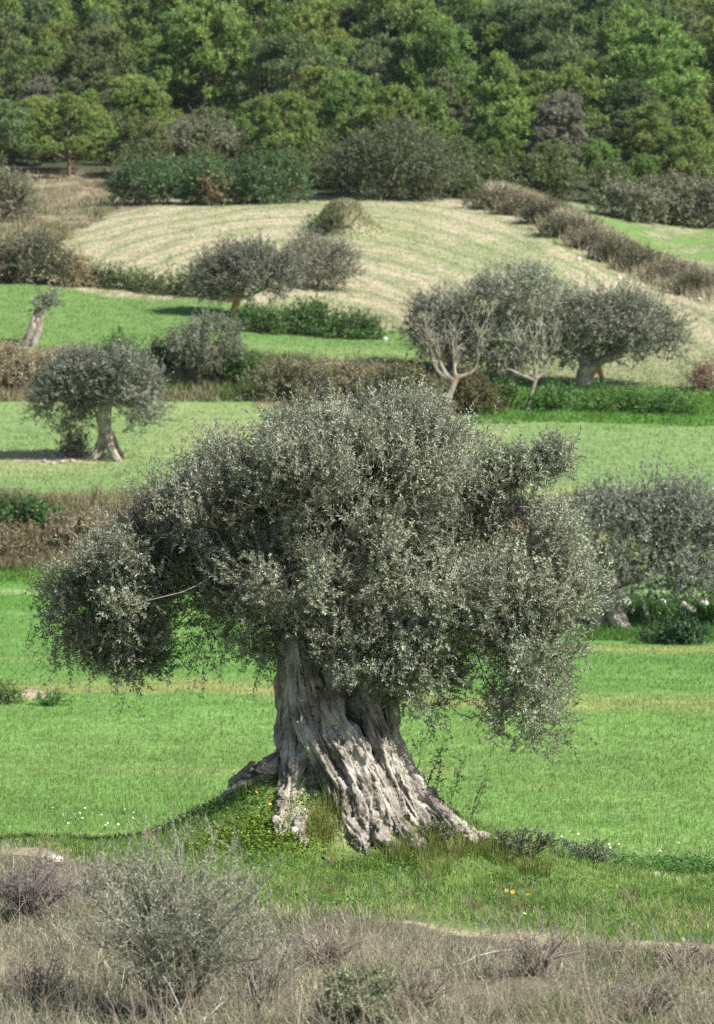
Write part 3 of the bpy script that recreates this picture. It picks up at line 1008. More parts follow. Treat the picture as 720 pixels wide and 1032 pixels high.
# pair on the terrace edge
far_olive('wide flat-crowned olive with an orange-brown trunk, on the middle terrace', 238, 321, 150, 172,
          [(250, 273, 38, 15, 0), (222, 278, 24, 15, 0), (280, 276, 28, 15, 0), (252, 263, 30, 12, .3), (288, 286, 16, 10, 0), (212, 287, 14, 10, 0), (268, 287, 20, 8, -.4)],
          [[(237, 322, 5, 0), (237, 312, 4.2, 0), (240, 303, 4, 0), (244, 294, 3.5, 0), (250, 282, 2, 0)], [(240, 303, 3.4, 0), (232, 295, 2.4, 0), (222, 286, 1.5, 0)], [(241, 303, 3, 0), (256, 296, 2, 0), (272, 288, 1.5, 0)]],
          G_OL, n=17000, leafpx=(2.4, .85), cd=(.075, .08, .056), cl=(.34, .36, .265), wood=[(238, 305, 7, 14, -.2)])
far_olive('smaller olive crown just behind the orange-trunked tree, on the mown slope', 322, 292, 160, 190,
          [(322, 258, 26, 15, 0), (338, 266, 20, 13, 0), (308, 262, 14, 14, 0), (325, 275, 22, 9, 0), (347, 274, 12, 8, 0)],
          [[(322, 292, 3, 0), (322, 282, 2.6, 0), (322, 270, 2, 0)], [(322, 282, 2, 0), (334, 270, 1.2, 0)], [(322, 282, 2, 0), (312, 268, 1.2, 0)]],
          None, n=7000, leafpx=(2.3, .8), cd=(.095, .098, .070), cl=(.40, .40, .31))
# right-hand group
far_olive('largest olive of the right-hand group, tall domed crown in the middle', 515, 388, 134, 152,
          [(520, 315, 46, 34, 0), (520, 294, 40, 20, 0), (486, 318, 32, 28, .3), (552, 318, 34, 30, .3), (520, 340, 50, 26, .2), (485, 345, 26, 20, 0), (512, 360, 36, 16, .4), (555, 345, 28, 20, .3)],
          [[(515, 390, 6, 0), (515, 375, 5.5, 0), (517, 355, 5, 0), (520, 330, 3, 0)], [(516, 362, 3.5, 0), (500, 340, 2.5, 0), (490, 322, 1.5, 0)], [(518, 360, 3.5, 0), (535, 340, 2.5, 0), (550, 325, 1.5, 0)]],
          G_OL, n=22000, leafpx=(2.6, .9))
far_olive('wide dark olive with a pale forked trunk and orange heartwood, right end of group', 590, 389, 131, 150,
          [(600, 330, 44, 27, -.4), (642, 328, 40, 24, -.3), (570, 335, 24, 26, -.3), (625, 312, 30, 16, -.2), (662, 338, 22, 20, -.3), (585, 312, 24, 14, 0), (640, 348, 28, 13, -.4), (595, 352, 20, 10, .4), (678, 345, 10, 12, -.2)],
          [[(587, 391, 8, -.2), (587, 380, 7, -.2), (590, 370, 7, -.2), (586, 360, 5, -.1), (580, 345, 3, 0)], [(594, 388, 4, -.1), (594, 376, 6, -.2), (602, 366, 5.5, -.2), (614, 358, 4, -.3), (630, 345, 2.5, -.3)],
           [(609, 386, 2.6, -.1), (605, 377, 3, -.1), (603, 368, 3.5, -.1)], [(590, 368, 5, 0), (598, 350, 4, 0), (604, 332, 2, 0)]],
          G_OL, n=20000, leafpx=(2.6, .9), cd=(.07, .082, .056), cl=(.40, .43, .33), wood=[(602, 377, 6, 11, -.3)])
far_olive('low spreading olive at left end of the right-hand group, behind the bare pruned tree', 455, 378, 136, 152,
          [(440, 322, 26, 20, 0), (465, 315, 26, 20, 0), (422, 325, 16, 15, 0), (455, 338, 28, 16, 0), (480, 330, 18, 20, 0), (435, 345, 18, 12, 0)],
          [[(455, 380, 4.5, 0), (454, 365, 4, 0), (452, 350, 3, 0), (445, 330, 2, 0)], [(454, 358, 2.5, 0), (466, 340, 2, 0), (474, 325, 1.2, 0)]],
          None, n=11000, leafpx=(2.6, .9), cd=(.095, .10, .070), cl=(.42, .43, .34))
# nearer olive at right edge
far_olive('broad bushy olive with a fluted trunk beside white stones, cut by the right edge', 614, 633, 77, 92,
          [(636, 540, 44, 40, 0), (690, 540, 42, 38, .3), (622, 505, 18, 14, .2), (668, 500, 22, 14, -.2), (708, 506, 20, 16, 0), (606, 540, 34, 38, .2), (655, 522, 30, 20, .3), (715, 560, 40, 40, .2), (655, 572, 48, 28, -.2), (610, 520, 28, 24, .4), (700, 520, 36, 24, .2), (690, 580, 40, 18, .3), (750, 545, 40, 45, .3)],
          [[(612, 585, 13, 0), (612, 605, 13, 0), (611, 620, 13, 0), (606, 634, 11, 0)], [(604, 600, 6, -.2), (604, 620, 7, -.25), (600, 635, 6, -.3)], [(614, 600, 7, -.3), (616, 618, 7, -.35), (624, 630, 5, -.45), (634, 633, 3, -.5)],
           [(620, 598, 6, -.1), (622, 615, 7, -.2), (630, 628, 5, -.3), (637, 634, 3, -.3)], [(612, 595, 8, 0), (630, 575, 6, 0), (660, 555, 3.5, 0)], [(610, 592, 8, 0), (606, 570, 6, 0), (602, 545, 3, 0)], [(615, 590, 7, .3), (650, 580, 6, .3), (695, 560, 4, .3)]],
          G_OL, n=34000, leafpx=(3.2, 1.05), voxel=.04, disp=.06, cd=(.085, .10, .075), cl=(.46, .50, .40), clump_px=10)


# bare pruned trees
def bare_tree(label, px, py, lo, hi, trunk, forks, nshoot, hpx, cut=None):
    D = depth_at(px, py, lo, hi)
    s = F / D
    x = (px - CX) / F * D
    base = np.array([x, D, float(H(x, D))])
    lift = base - at(px, py, D)
    t = thing('pruned_tree', label, 'tree', base)
    st = []
    for pts in [trunk] + forks:
        q = np.array([at(a, b, D) + lift + np.array([0, e, 0]) for a, b, r, e in pts])
        st.append((q, np.array([r / s for a, b, r, e in pts])))
    wl = [(at(a, b, D) + lift + np.array([0, 0, 0]), np.array([rx, rx, ry]) / s) for a, b, rx, ry in cut] if cut else None
    link('trunk', trunk_mesh('trunk', st, .04, M_BARKF, base, disp=.03, freq=4.5, wood=wl), t)
    w = Geo()
    for q, r in st[1:]:
        for k in range(nshoot):
            f = .35 + .65 * rng.random()
            i = min(len(q) - 2, int(f * (len(q) - 1)))
            a = q[i] + (q[i + 1] - q[i]) * (f * (len(q) - 1) - i)
            d = norm(np.array([rng.normal() * .35 + (a[0] - base[0]) * .1, rng.normal() * .4, 1.0]))
            L = hpx / s * (.5 + .7 * rng.random())
            b = a + d * L
            grow_branches(w, [a], [b], .65 / s, .25 / s, (.30, .28, .225), wig=.3, sides=3, n=6)
            for m in range(5):
                c = a + (b - a) * (.3 + .6 * rng.random())
                grow_branches(w, [c], [c + norm(d + rng.normal(size=3) * .6) * L * .4], .5 / s, .25 / s, (.31, .29, .235), wig=.3, sides=3, n=4)
    o = link('shoots', w.mesh('shoots', M_TWIG, base), t)
    o['kind'] = 'stuff'


bare_tree('bare pruned tree with upright pale shoots, left one of two leafless trees', 447, 420, 125, 141,
          [(446, 421, 4.5, 0), (452, 402, 4, 0), (457, 388, 3.6, 0), (462, 378, 3, 0)],
          [[(457, 386, 3, 0), (448, 374, 2.4, 0), (443, 362, 1.6, 0), (438, 348, 1, 0)], [(462, 380, 2.8, 0), (474, 376, 2.2, 0), (481, 366, 1.6, 0), (486, 345, 1, 0)], [(459, 382, 2.4, 0), (458, 368, 1.7, 0), (456, 352, 1, 0)], [(455, 386, 2, 0), (440, 372, 1.6, 0), (434, 355, 1, 0)]], 9, 38, cut=[(459, 382, 4, 4)])
bare_tree('bare thin-stemmed pruned tree on the green bank, right one of two leafless trees', 532, 413, 125, 141,
          [(531, 414, 2.6, 0), (536, 396, 2.3, 0), (540, 383, 2.3, 0)],
          [[(540, 384, 2, 0), (526, 378, 1.6, 0), (512, 372, 1.2, 0), (505, 376, .8, 0)], [(540, 383, 2, 0), (538, 366, 1.4, 0), (535, 345, .9, 0)], [(540, 383, 2, 0), (551, 372, 1.4, 0), (556, 350, .9, 0)], [(540, 383, 1.6, 0), (528, 368, 1.2, 0), (522, 350, .8, 0)]], 8, 30)


# ------------------------------------------------------------------ shrubs
def shrub(name, label, cat, px, py, lo, hi, w, h, cd, cl, n, leafpx=(2.6, 1.2), group=None, mat=None, D=None, up=.3, stems=9, flat=1.0, stemcol=(.2, .16, .11), depth=.8, clump_px=6, shoot_px=9, tone_pow=1.3):
    D = D or depth_at(px, py, lo, hi)
    cd, cl, n = np.array(cd) * 1.6, np.array(cl) * 1.7, int(n * 1.5)
    s = F / D
    x = (px - CX) / F * D
    base = np.array([x, D, float(H(x, D))])
    t = thing(name, label, cat, base, group)
    W, Hh = w / s, h / s * .82
    C = [[0, 0, Hh * .45]]
    R = [[W * .36, W * .36 * depth, Hh * .46]]
    k = max(5, int(w / h * 5))
    for i in range(k):
        fx = (i + .5) / k * 2 - 1 + rng.normal() * .1
        hz = math.sqrt(max(.1, 1 - fx * fx * .8)) * (.75 + .45 * rng.random()) * flat
        C.append([fx * W * .40, rng.normal() * W * .12 * depth, Hh * .42 * hz + Hh * .05])
        R.append([W * .14 + W * .10 * rng.random(), W * .16 * depth, Hh * .42 * hz])
    C = np.array(C) + base
    f, tw_ = Geo(), Geo()
    sh, lv = 8, 10
    foliage(f, tw_, C, np.array(R), max(3, n // (sh * lv)), clump_px / s, sh, shoot_px / s, lv, leafpx[0] / s, leafpx[1] / s, cd, cl, up=up, twig_w=.15 / s, twig_col=stemcol, under=.6, tone_pow=tone_pow, hue=.07, facing=1.0, hole=(s / 15, .38))
    for i in range(stems):
        b = C[rng.integers(len(C))] + rng.normal(size=3) * W * .06
        a = base + np.array([rng.normal() * W * .12, rng.normal() * W * .08, -.03])
        a[2] = H(a[0], a[1]) - .03
        grow_branches(tw_, [a], [b], .9 / s, .35 / s, stemcol, wig=.2, sides=4, n=5)
    link('stems', tw_.mesh('stems', M_TWIG, base), t)['kind'] = 'stuff'
    link('foliage', f.mesh('foliage', mat or M_LEAF, base), t)
    return t


def copy_tree(o, loc, rz, sc, label=None, group=None):
    r = o.copy()
    COL.objects.link(r)
    r.location, r.rotation_euler, r.scale = loc, (0, 0, rz), sc
    if label:
        r['label'] = label
    if group:
        r['group'] = group
    for ch in list(o.children):
        c = ch.copy()
        COL.objects.link(c)
        c.parent = r
        for gch in list(ch.children):
            d = gch.copy()
            COL.objects.link(d)
            d.parent = c
    return r


DK, MD = (.022, .048, .012), (.075, .15, .03)
MAST = ((.022, .055, .018), (.085, .17, .058))
# edge of the wood
shrub('evergreen_shrub', 'dark glossy evergreen shrub at left end of the rounded hedge by the wood', 'shrub', 148, 206, 225, 242, 88, 52, *MAST, 6500, group='dark rounded shrubs below the wood', clump_px=5)
shrub('evergreen_shrub', 'dark evergreen shrub in the middle of the hedge, beside the rust-brown patch', 'shrub', 212, 206, 225, 242, 84, 54, *MAST, 6500, group='dark rounded shrubs below the wood', clump_px=5)
shrub('evergreen_shrub', 'dark evergreen shrub at right end of the rounded hedge by the wood', 'shrub', 274, 205, 225, 242, 84, 58, *MAST, 6500, group='dark rounded shrubs below the wood', clump_px=5)
shrub('withered_shrub', 'rust-brown withered shrub poking through the dark evergreen hedge', 'shrub', 214, 196, 232, 241, 28, 40, (.11, .08, .045), (.23, .165, .085), 700, D=233.0)
GO = ((.075, .085, .05), (.22, .23, .15))
shrub('wild_olive', 'pale grey-green rounded tree behind the dark evergreen hedge', 'tree', 203, 172, 244, 262, 100, 66, *GO, 8000, mat=M_OLIVE)
shrub('holm_oak', 'big round dark grey-green oak at the top edge of the mown field', 'tree', 402, 201, 236, 250, 132, 96, (.032, .048, .022), (.125, .15, .075), 17000, clump_px=7)
shrub('wild_olive', 'grey bushy tree left of three along the upper right field', 'tree', 634, 222, 230, 242, 56, 46, *GO, 5000, mat=M_OLIVE, group='grey bushes along the upper right field')
shrub('wild_olive', 'grey bushy tree in the middle of three along the upper right field', 'tree', 676, 226, 230, 242, 62, 58, *GO, 6000, mat=M_OLIVE, group='grey bushes along the upper right field')
shrub('wild_olive', 'grey bushy tree at the right picture edge above the upper right field', 'tree', 718, 230, 230, 242, 56, 56, *GO, 5000, mat=M_OLIVE, group='grey bushes along the upper right field')
shrub('wild_olive', 'grey-green bush at the left picture edge below the wood', 'shrub', 8, 224, 205, 232, 56, 60, *GO, 4500, mat=M_OLIVE)
shrub('scrub_bush', 'dark grey scrubby bush at left, where the green terrace meets the mown hill', 'shrub', 36, 286, 170, 178, 72, 60, (.045, .05, .03), (.17, .175, .11), 7000)
shrub('scrub_bush', 'low brown scrub cut by the left edge, beside the dark grey bush', 'shrub', 2, 285, 170, 178, 44, 42, (.06, .05, .035), (.2, .17, .11), 3000)
shrub('dry_bush', 'pale dry tuft of brown grass right of the dark grey bush', 'shrub', 74, 289, 168, 178, 40, 34, (.14, .11, .06), (.36, .30, .18), 1800, leafpx=(3.4, .8), mat=M_DRY, up=.9)
hs0 = None
labs = ['low green hedge plant at left end of the field boundary hedge', 'low grey-green hedge plant, second from left in the boundary hedge', 'low hedge plant, third along the boundary hedge below the mown hill', 'low hedge plant with brown tips, fourth along the boundary hedge', 'low dark hedge plant, fifth along the boundary hedge', 'low hedge plant just left of the orange-trunked olive', 'low hedge plant behind the orange-trunked olive']
for i, px in enumerate((90, 112, 134, 156, 178, 200, 222)):
    py = np.interp(px, [60, 130, 200, 260], [285, 292, 300, 308])
    shrub('hedge_plant', labs[i], 'shrub', px, py, 166, 176, 30, 13 + 4 * rng.random(), *((.03, .055, .02), (.12, .17, .06)), 1100, group='low boundary hedge below the mown hill', stems=4)
# hump in the mown field
g = Geo()
hx, hy = at(347, 232, 214)[:2]
n = 5000
x = hx + rng.normal(size=n) * 1.15
d = hy + rng.normal(size=n) * 2.0
c = lerp3((.10, .13, .05), (.42, .40, .24), rng.random(n) * .5 + .5 * sm(-1.2, 1.2, x - hx + rng.normal(size=n) * .5))
blades(g, np.stack([x, d, H(x, d) - .02], -1), .15 + .3 * rng.random(n), .09 + 0 * x, rng.normal(size=(n, 2)) * .4, c, two=False)
tag(link('hump_grass', g.mesh('hump_grass', M_DRY)), 'mixed green and dry grass covering the low pointed hump in the mown field', 'grass', None, 'stuff')
shrub('mound_bush', 'dark green bush on the left shoulder of the grassy hump', 'shrub', 332, 231, 205, 220, 26, 9, (.022, .04, .012), (.08, .12, .035), 1200, stems=3)
# brambles by the white stones
BR = ((.02, .055, .012), (.085, .185, .04))
shrub('bramble_bush', 'green bramble mound left of the white stones', 'shrub', 263, 335, 152, 164, 50, 26, *BR, 3200, group='brambles on the middle terrace')
shrub('bramble_bush', 'tall green bramble mound right behind the white stones', 'shrub', 308, 337, 152, 164, 62, 34, *BR, 4500, group='brambles on the middle terrace')
shrub('bramble_bush', 'low green bramble at right end, sloping to the terrace', 'shrub', 352, 341, 150, 164, 62, 24, *BR, 3600, group='brambles on the middle terrace')
# bank below the green terrace
shrub('dry_bush', 'tall straw-brown dry bush at left picture edge on the terrace bank', 'shrub', 12, 390, 136, 148, 60, 46, (.15, .13, .085), (.36, .315, .215), 4500, leafpx=(3.2, .9), mat=M_DRY, up=.9)
shrub('dry_bush', 'pale dry bush behind the round-crowned olive on the terrace bank', 'shrub', 58, 385, 138, 149, 60, 34, (.13, .11, .07), (.30, .26, .18), 3500, leafpx=(3.2, .9), mat=M_DRY, up=.9)
shrub('green_bush', 'bright green bush tuft on the terrace lip above the round-crowned olive', 'shrub', 122, 362, 143, 152, 26, 26, *BR, 1500)
shrub('green_bush', 'dark green bush left behind the small young olive', 'shrub', 168, 372, 143, 150, 46, 30, (.018, .04, .01), (.06, .11, .03), 2600)
shrub('green_bush', 'leafy green bush right behind the small young olive', 'shrub', 243, 385, 139, 149, 40, 30, *BR, 2500)
BRN = ((.07, .075, .042), (.24, .24, .14))
shrub('dry_bush', 'brown thicket at left, above the crown of the great olive', 'shrub', 290, 402, 136, 147, 74, 46, *BRN, 6000, mat=M_DRY, group='brown thickets on the terrace bank', up=.6)
shrub('dry_bush', 'reddish brown thicket directly above the great olive crown', 'shrub', 345, 408, 134, 147, 76, 50, (.085, .08, .046), (.27, .245, .15), 6500, mat=M_DRY, group='brown thickets on the terrace bank', up=.6)
shrub('dry_bush', 'olive-brown thicket left of the bare pruned tree', 'shrub', 405, 412, 132, 147, 76, 48, (.065, .07, .036), (.22, .22, .12), 6500, mat=M_DRY, group='brown thickets on the terrace bank', up=.6)
shrub('dry_bush', 'dark brown bush beside the stem of the left pruned tree', 'shrub', 474, 416, 130, 145, 52, 44, (.045, .045, .022), (.155, .14, .07), 4500, mat=M_DRY, group='brown thickets on the terrace bank', up=.5)
shrub('dry_bush', 'small reddish dry bush at right edge of the green bank', 'shrub', 712, 394, 130, 150, 26, 26, (.10, .07, .05), (.28, .2, .14), 1200, mat=M_DRY, up=.7)
for i, (px, py, w, h, lb) in enumerate(((505, 408, 40, 18, 'leafy green ground plant left on the lush bank under the olive group'), (565, 412, 60, 20, 'leafy green ground plant in the middle of the lush bank'), (622, 414, 64, 20, 'leafy green ground plant below the pale forked olive trunk'), (675, 416, 56, 18, 'leafy green ground plant at right end of the lush bank'))):
    shrub('leafy_plant', lb, 'plant', px, py, 130, 146, w, h, (.03, .085, .015), (.10, .235, .04), 2600, group='leafy plants on the lush bank', stems=3)
# left bank of the nearer field
shrub('green_bush', 'dark green bushy hedge at left edge above the near field', 'shrub', 14, 538, 97, 110, 88, 46, (.018, .05, .012), (.065, .14, .03), 6500, leafpx=(3, 1.4))
shrub('dry_bush', 'brown and rusty dry bush on the bank behind the left crown of the great olive', 'shrub', 78, 558, 96, 109, 70, 50, (.10, .085, .054), (.29, .25, .165), 5000, leafpx=(3.4, 1), mat=M_DRY, up=.8)
shrub('dry_bush', 'straw-coloured dry bush at the left edge, below the dark green hedge', 'shrub', 18, 562, 96, 108, 74, 32, (.10, .082, .05), (.27, .225, .145), 3600, leafpx=(3.4, 1), mat=M_DRY, up=.8)
shrub('brush_pile', 'low heap of grey pruned twigs left of the round-crowned olive', 'brush pile', 72, 459, 112, 132, 30, 20, (.10, .10, .065), (.26, .25, .18), 1400, mat=M_DRY, stems=12)
# by the right-hand near olive
shrub('green_bush', 'dark green low bush in front of the bushy right-edge olive', 'shrub', 682, 649, 76, 84, 66, 18, (.012, .036, .014), (.045, .105, .04), 3600, leafpx=(3.2, 1.4))
shrub('leafy_plant', 'leafy green plant right of the fluted olive trunk', 'plant', 655, 624, 80, 95, 60, 10, (.025, .07, .015), (.085, .19, .035), 2600, leafpx=(3.2, 1.4))
shrub('leafy_plant', 'leafy green plant at right edge beside the white stones', 'plant', 708, 630, 80, 95, 50, 10, (.025, .07, .015), (.085, .19, .035), 2200, leafpx=(3.2, 1.4))
shrub('leafy_plant', 'small green weed left of the bare soil clod in the near field', 'plant', 6, 709, 60, 68, 26, 14, (.03, .08, .02), (.11, .22, .05), 800, leafpx=(3, 1.3), stems=3)
shrub('leafy_plant', 'small green weed right of the bare soil clod in the near field', 'plant', 46, 711, 60, 68, 16, 9, (.03, .08, .02), (.11, .22, .05), 500, leafpx=(3, 1.3), stems=3)
# upper right brushy bank
pth = [(500, 208, 44, 20), (528, 212, 40, 24), (552, 220, 40, 26), (574, 236, 44, 26), (598, 248, 46, 26), (624, 260, 48, 28), (650, 270, 48, 26), (678, 281, 48, 26), (708, 293, 52, 28)]
nm = ['first, at the top end', 'second from the top', 'third from the top', 'fourth from the top', 'fifth, halfway along', 'fourth from the bottom', 'third from the bottom', 'second from the bottom', 'last, at right picture edge']
for i, (px, py, w, h) in enumerate(pth):
    dry = i % 3 == 1  # the other bushes are coloured dark, for the shadow band along the bank
    shrub('dry_bush', 'brush on the diagonal grassy bank at upper right, ' + nm[i], 'shrub', px - 4, py + 3, 185, 245, w, h * .5,
          (.10, .085, .055) if dry else (.04, .046, .027), (.24, .21, .14) if dry else (.14, .145, .085), 2600, leafpx=(3.2, .9), mat=M_DRY, up=.7, group='brush on the diagonal bank', stems=4)

# ------------------------------------------------------------------ the wooded slope


def pine_proto(kind, cd, cl, Hh, Rr, conic, label, cat='tree', name='pine_tree'):
    g_, w_, tr_ = Geo(), Geo(), Geo()
    C, R = [], []
    nl = 30
    lean = rng.normal(size=2) * .06 * Hh
    for i in range(nl):
        q = (i + .5) / nl
        z = (.26 + .70 * q) * Hh
        rad = Rr * ((1 - q)**.7 if conic else math.sqrt(max(0.02, 1 - (q * 1.1 - .12)**2))) * (.35 + .65 * rng.random()**.6)
        a = i * 2.4 + rng.normal() * .5
        rr = Rr * (.20 + .15 * rng.random()) * (1 - .3 * q * conic)
        C.append([math.cos(a) * rad + lean[0] * q, math.sin(a) * rad + lean[1] * q, z - .1 * Rr])
        R.append([rr * 1.15, rr * 1.15, rr * .60])
    C, R = np.array(C), np.array(R)
    foliage(g_, None, C, R, 420, .17, 8, .30, 8, .25, .085, cd, cl, up=.75, shell=(.6, 1.0), under=.25, tone_pow=1.0, facing=1.3, hue=.05)
    pts = np.array([[0, 0, -.6], [rng.normal() * .15, rng.normal() * .15, Hh * .3], [lean[0] * .5, lean[1] * .5, Hh * .6], [lean[0], lean[1], Hh * .88]])
    tube(tr_, spline(pts, 9), np.linspace(.20, .05, 9), 7, (.20, .155, .115))
    for c in C[::2]:
        grow_branches(tr_, [np.array([lean[0] * .5, lean[1] * .5, max(Hh * .2, c[2] - 1.0)])], [c], .06, .025, (.19, .155, .12), sides=4, n=5)
    t = thing(name, label, cat, (0, 0, 0), 'trees of the wooded slope')
    link('trunk', tr_.mesh('trunk', M_TWIG), t)
    link('crown', g_.mesh('crown', M_PINE), t)
    return t


PD, PL = (.105, .175, .045), (.35, .45, .12)
protos = [
    pine_proto(0, PD, PL, 8.4, 3.5, 0, 'broad yellow-green pine on the wooded slope'),
    pine_proto(1, PD, PL, 8.8, 3.2, 0, 'broad yellow-green pine on the wooded slope'),
    pine_proto(2, (.085, .125, .048), (.27, .335, .135), 8.2, 3.5, 0, 'dark rounded pine on the wooded slope'),
    pine_proto(3, PD, PL, 8.5, 2.6, 1, 'pointed light green pine on the wooded slope'),
    pine_proto(4, (.09, .14, .06), (.29, .375, .165), 9.0, 2.9, 1, 'pointed blue-green pine on the wooded slope'),
    pine_proto(5, (.085, .125, .048), (.27, .335, .135), 8.0, 3.7, 0, 'dark rounded pine on the wooded slope'),
    pine_proto(6, (.12, .125, .09), (.32, .32, .23), 8.0, 2.6, 0, 'thin grey-leaved tree among the pines', name='grey_tree'),
    pine_proto(7, (.022, .036, .024), (.06, .085, .055), 9.5, 3.6, 0, 'evergreen in the hollow of the wood, coloured very dark for its shade', name='shade_tinted_evergreen'),
]
used = set()
row_d = [250]
while row_d[-1] < 520:
    row_d.append(row_d[-1] + 9.5 + .04 * (row_d[-1] - 250) + 4 * rng.random())
nt = 0
for rd in row_d:
    u = -260 + 40 * rng.random()
    while u < 960:
        D = rd + rng.normal() * 4.5 + (14 if u < 130 else 0)
        k = int(rng.choice(7, p=[.24, .24, .17, .10, .08, .15, .02]))
        sc = (.78 + .85 * rng.random()**1.5)
        if rd < 262:
            sc *= .6
        elif rd < 285:
            sc *= .85
        step = (5.6 * sc + 1.8 * rng.random()) * F / D
        skip = False
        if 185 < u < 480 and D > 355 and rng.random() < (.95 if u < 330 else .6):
            k = 7  # crowns coloured very dark to stand for the shade over the hollow
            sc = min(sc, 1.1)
        if 60 < u < 340 and D < 252:
            skip = True
        if not skip:
            x = (u - CX) / F * D
            loc = (x, D, float(H(x, D)) - .1)
            rz = rng.random() * 6.28
            s3 = (sc * (.9 + .2 * rng.random()), sc * (.9 + .2 * rng.random()), sc * (.9 + .25 * rng.random()))
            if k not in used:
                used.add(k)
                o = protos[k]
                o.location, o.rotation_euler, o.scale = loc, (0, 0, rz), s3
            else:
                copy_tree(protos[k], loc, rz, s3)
            nt += 1
        u += step
for px, py, lo, hi, w, lb in ((44, 166, 243, 268, .62, 'bright green young pine at far left edge of the wood'), (112, 166, 243, 268, .52, 'small bright green young pine second from left at the edge of the wood'), (493, 190, 243, 262, .55, 'low young pine at the right of the big round oak')):
    D = depth_at(px, py, lo, hi)
    x = (px - CX) / F * D
    o = copy_tree(protos[3], (x, D, float(H(x, D)) - .1), rng.random() * 6, (w, w, w * .95), lb, 'trees of the wooded slope')
print('forest trees', nt)
# undergrowth at the foot of the pines
ub = shrub('undergrowth_bush', 'dark green undergrowth bush at the foot of the pines', 'shrub', 350, 196, 240, 262, 44, 34, (.035, .06, .018), (.12, .16, .05), 2600, group='undergrowth at the edge of the wood', stems=3)
for i in range(84):
    u = -200 + 1120 * rng.random()
    D = 243 + 38 * rng.random()**1.7 + (20 if u < 130 else 0)
    x = (u - CX) / F * D
    k = .6 + .7 * rng.random()
    copy_tree(ub, (x, D, float(H(x, D))), rng.random() * 6.28, (k * 1.1, k * 1.1, k * (.8 + .4 * rng.random())))
# lone dead spire
D = 372.0
x = (197 - CX) / F * D
bs = np.array([x, D, float(H(x, D))])
t = thing('dead_pine', 'bare spindly dead tree top rising against the dark hollow of the wood', 'tree', bs)
g = Geo()
top = 12.5
tube(g, np.array([bs + [0, 0, -.3], bs + [.1, 0, top * .5], bs + [0, 0, top]]), [.2, .14, .03], 6, (.24, .21, .16))
for i in range(40):
    z = top * (.35 + .62 * rng.random())
    a = rng.random() * 6.28
    L = (1.05 - z / top) * 2.2 + .2
    grow_branches(g, [bs + np.array([0, 0, z])], [bs + np.array([math.cos(a) * L, math.sin(a) * L, z + .1])], .05, .02, (.22, .2, .15), sides=3, n=4)
link('trunk', g.mesh('trunk', M_TWIG, bs), t)


# ------------------------------------------------------------------ stones
def rock(label, px, py, lo, hi, w, h, mat, group=None, name='stone', seed=0):
    D = depth_at(px, py, lo, hi)
    s = F / D
    import bmesh
    bm = bmesh.new()
    bmesh.ops.create_icosphere(bm, subdivisions=3, radius=1)
    me = bpy.data.meshes.new(name)
    bm.to_mesh(me)
    bm.free()
    co = np.zeros(len(me.vertices) * 3, np.float32)
    me.vertices.foreach_get('co', co)
    co = co.reshape(-1, 3).astype(float)
    r = .75 + .5 * fbm(co * 1.3 + seed * 7.7, 3, 71)
    co = co * r[:, None] * np.array([w / s / 2, (w + h) / s / 4, h / s * .62])
    co[:, 2] = np.maximum(co[:, 2], -.25 * h / s)
    me.vertices.foreach_set('co', co.astype(np.float32).ravel())
    me.materials.append(mat)
    me.update()
    x = (px - CX) / F * D
    o = link(name, me, None, (x, D, float(H(x, D)) + .22 * h / s + (.10 if 80 < D < 98 else 0)))
    o.rotation_euler = (0, 0, seed * 1.3)
    return tag(o, label, 'stone', group)


def rock_at(label, px, py, D, w, h, mat, group, seed):
    """a stone whose middle is seen at px,py, bedded on the ground at D"""
    o = rock(label, px, py, D - .5, D + .5, w, h, mat, group, seed=seed)
    x = (px - CX) / F * D
    o.location = (x, D, float(H(x, D)) + .2 * h * D / F)
    return o


rock('big white boulder among the brambles on the middle terrace', 277, 329, 150, 164, 13, 11, M_STONE, 'white stones by the brambles', seed=1).location[1] -= .8
rock('small white stone right beside the big white boulder', 286, 326, 150, 164, 8, 7, M_STONE, 'white stones by the brambles', seed=2).location[1] -= .8
for i, (px, py, w, h, lb) in enumerate(((622, 607, 9, 7, 'white stone touching the fluted olive trunk'), (631, 608, 9, 8, 'larger white stone right next to the fluted olive trunk'), (668, 607, 7, 5, 'single white stone below the middle of the bushy right-edge olive'), (690, 611, 6, 6, 'upper one of two white stones near the right edge'), (697, 615, 10, 6, 'longest white stone near the right edge'), (711, 608, 7, 5, 'white stone nearest the right picture edge'))):
    rock(lb, px, py + 5, 82, 97, w * 1.25, h * 1.35, M_STONE, 'white stones under the right-edge olive', seed=3 + i)
for i, (px, py, w, h, lb) in enumerate(((312, 948, 26, 7, 'flat pale stone in the dry grass below the great trunk'), (628, 1000, 26, 9, 'flat pale stone lying in dry grass at lower right'), (663, 884, 11, 7, 'small pale stone in green weeds right of the mound'), (683, 888, 9, 5, 'small grey stone beside it near the right edge of the mound'), (52, 868, 22, 9, 'earthy stone in the bank at lower left'), (690, 949, 8, 5, 'tiny white stone on the bank at right'))):
    rock(lb, px, py, 22, 37, w, h, M_STONE2, None, seed=20 + i)
for i in range(9):
    rock('grey rubble stone by the splayed roots of the round-crowned olive', 44 + 9 * (i % 5) + 3 * rng.random(), 457 + 8 * (i // 5) + 4 * rng.random(), 112, 130, 5 + 3 * rng.random(), 4, M_STONE2, 'rubble stones by the round-crowned olive', seed=40 + i)
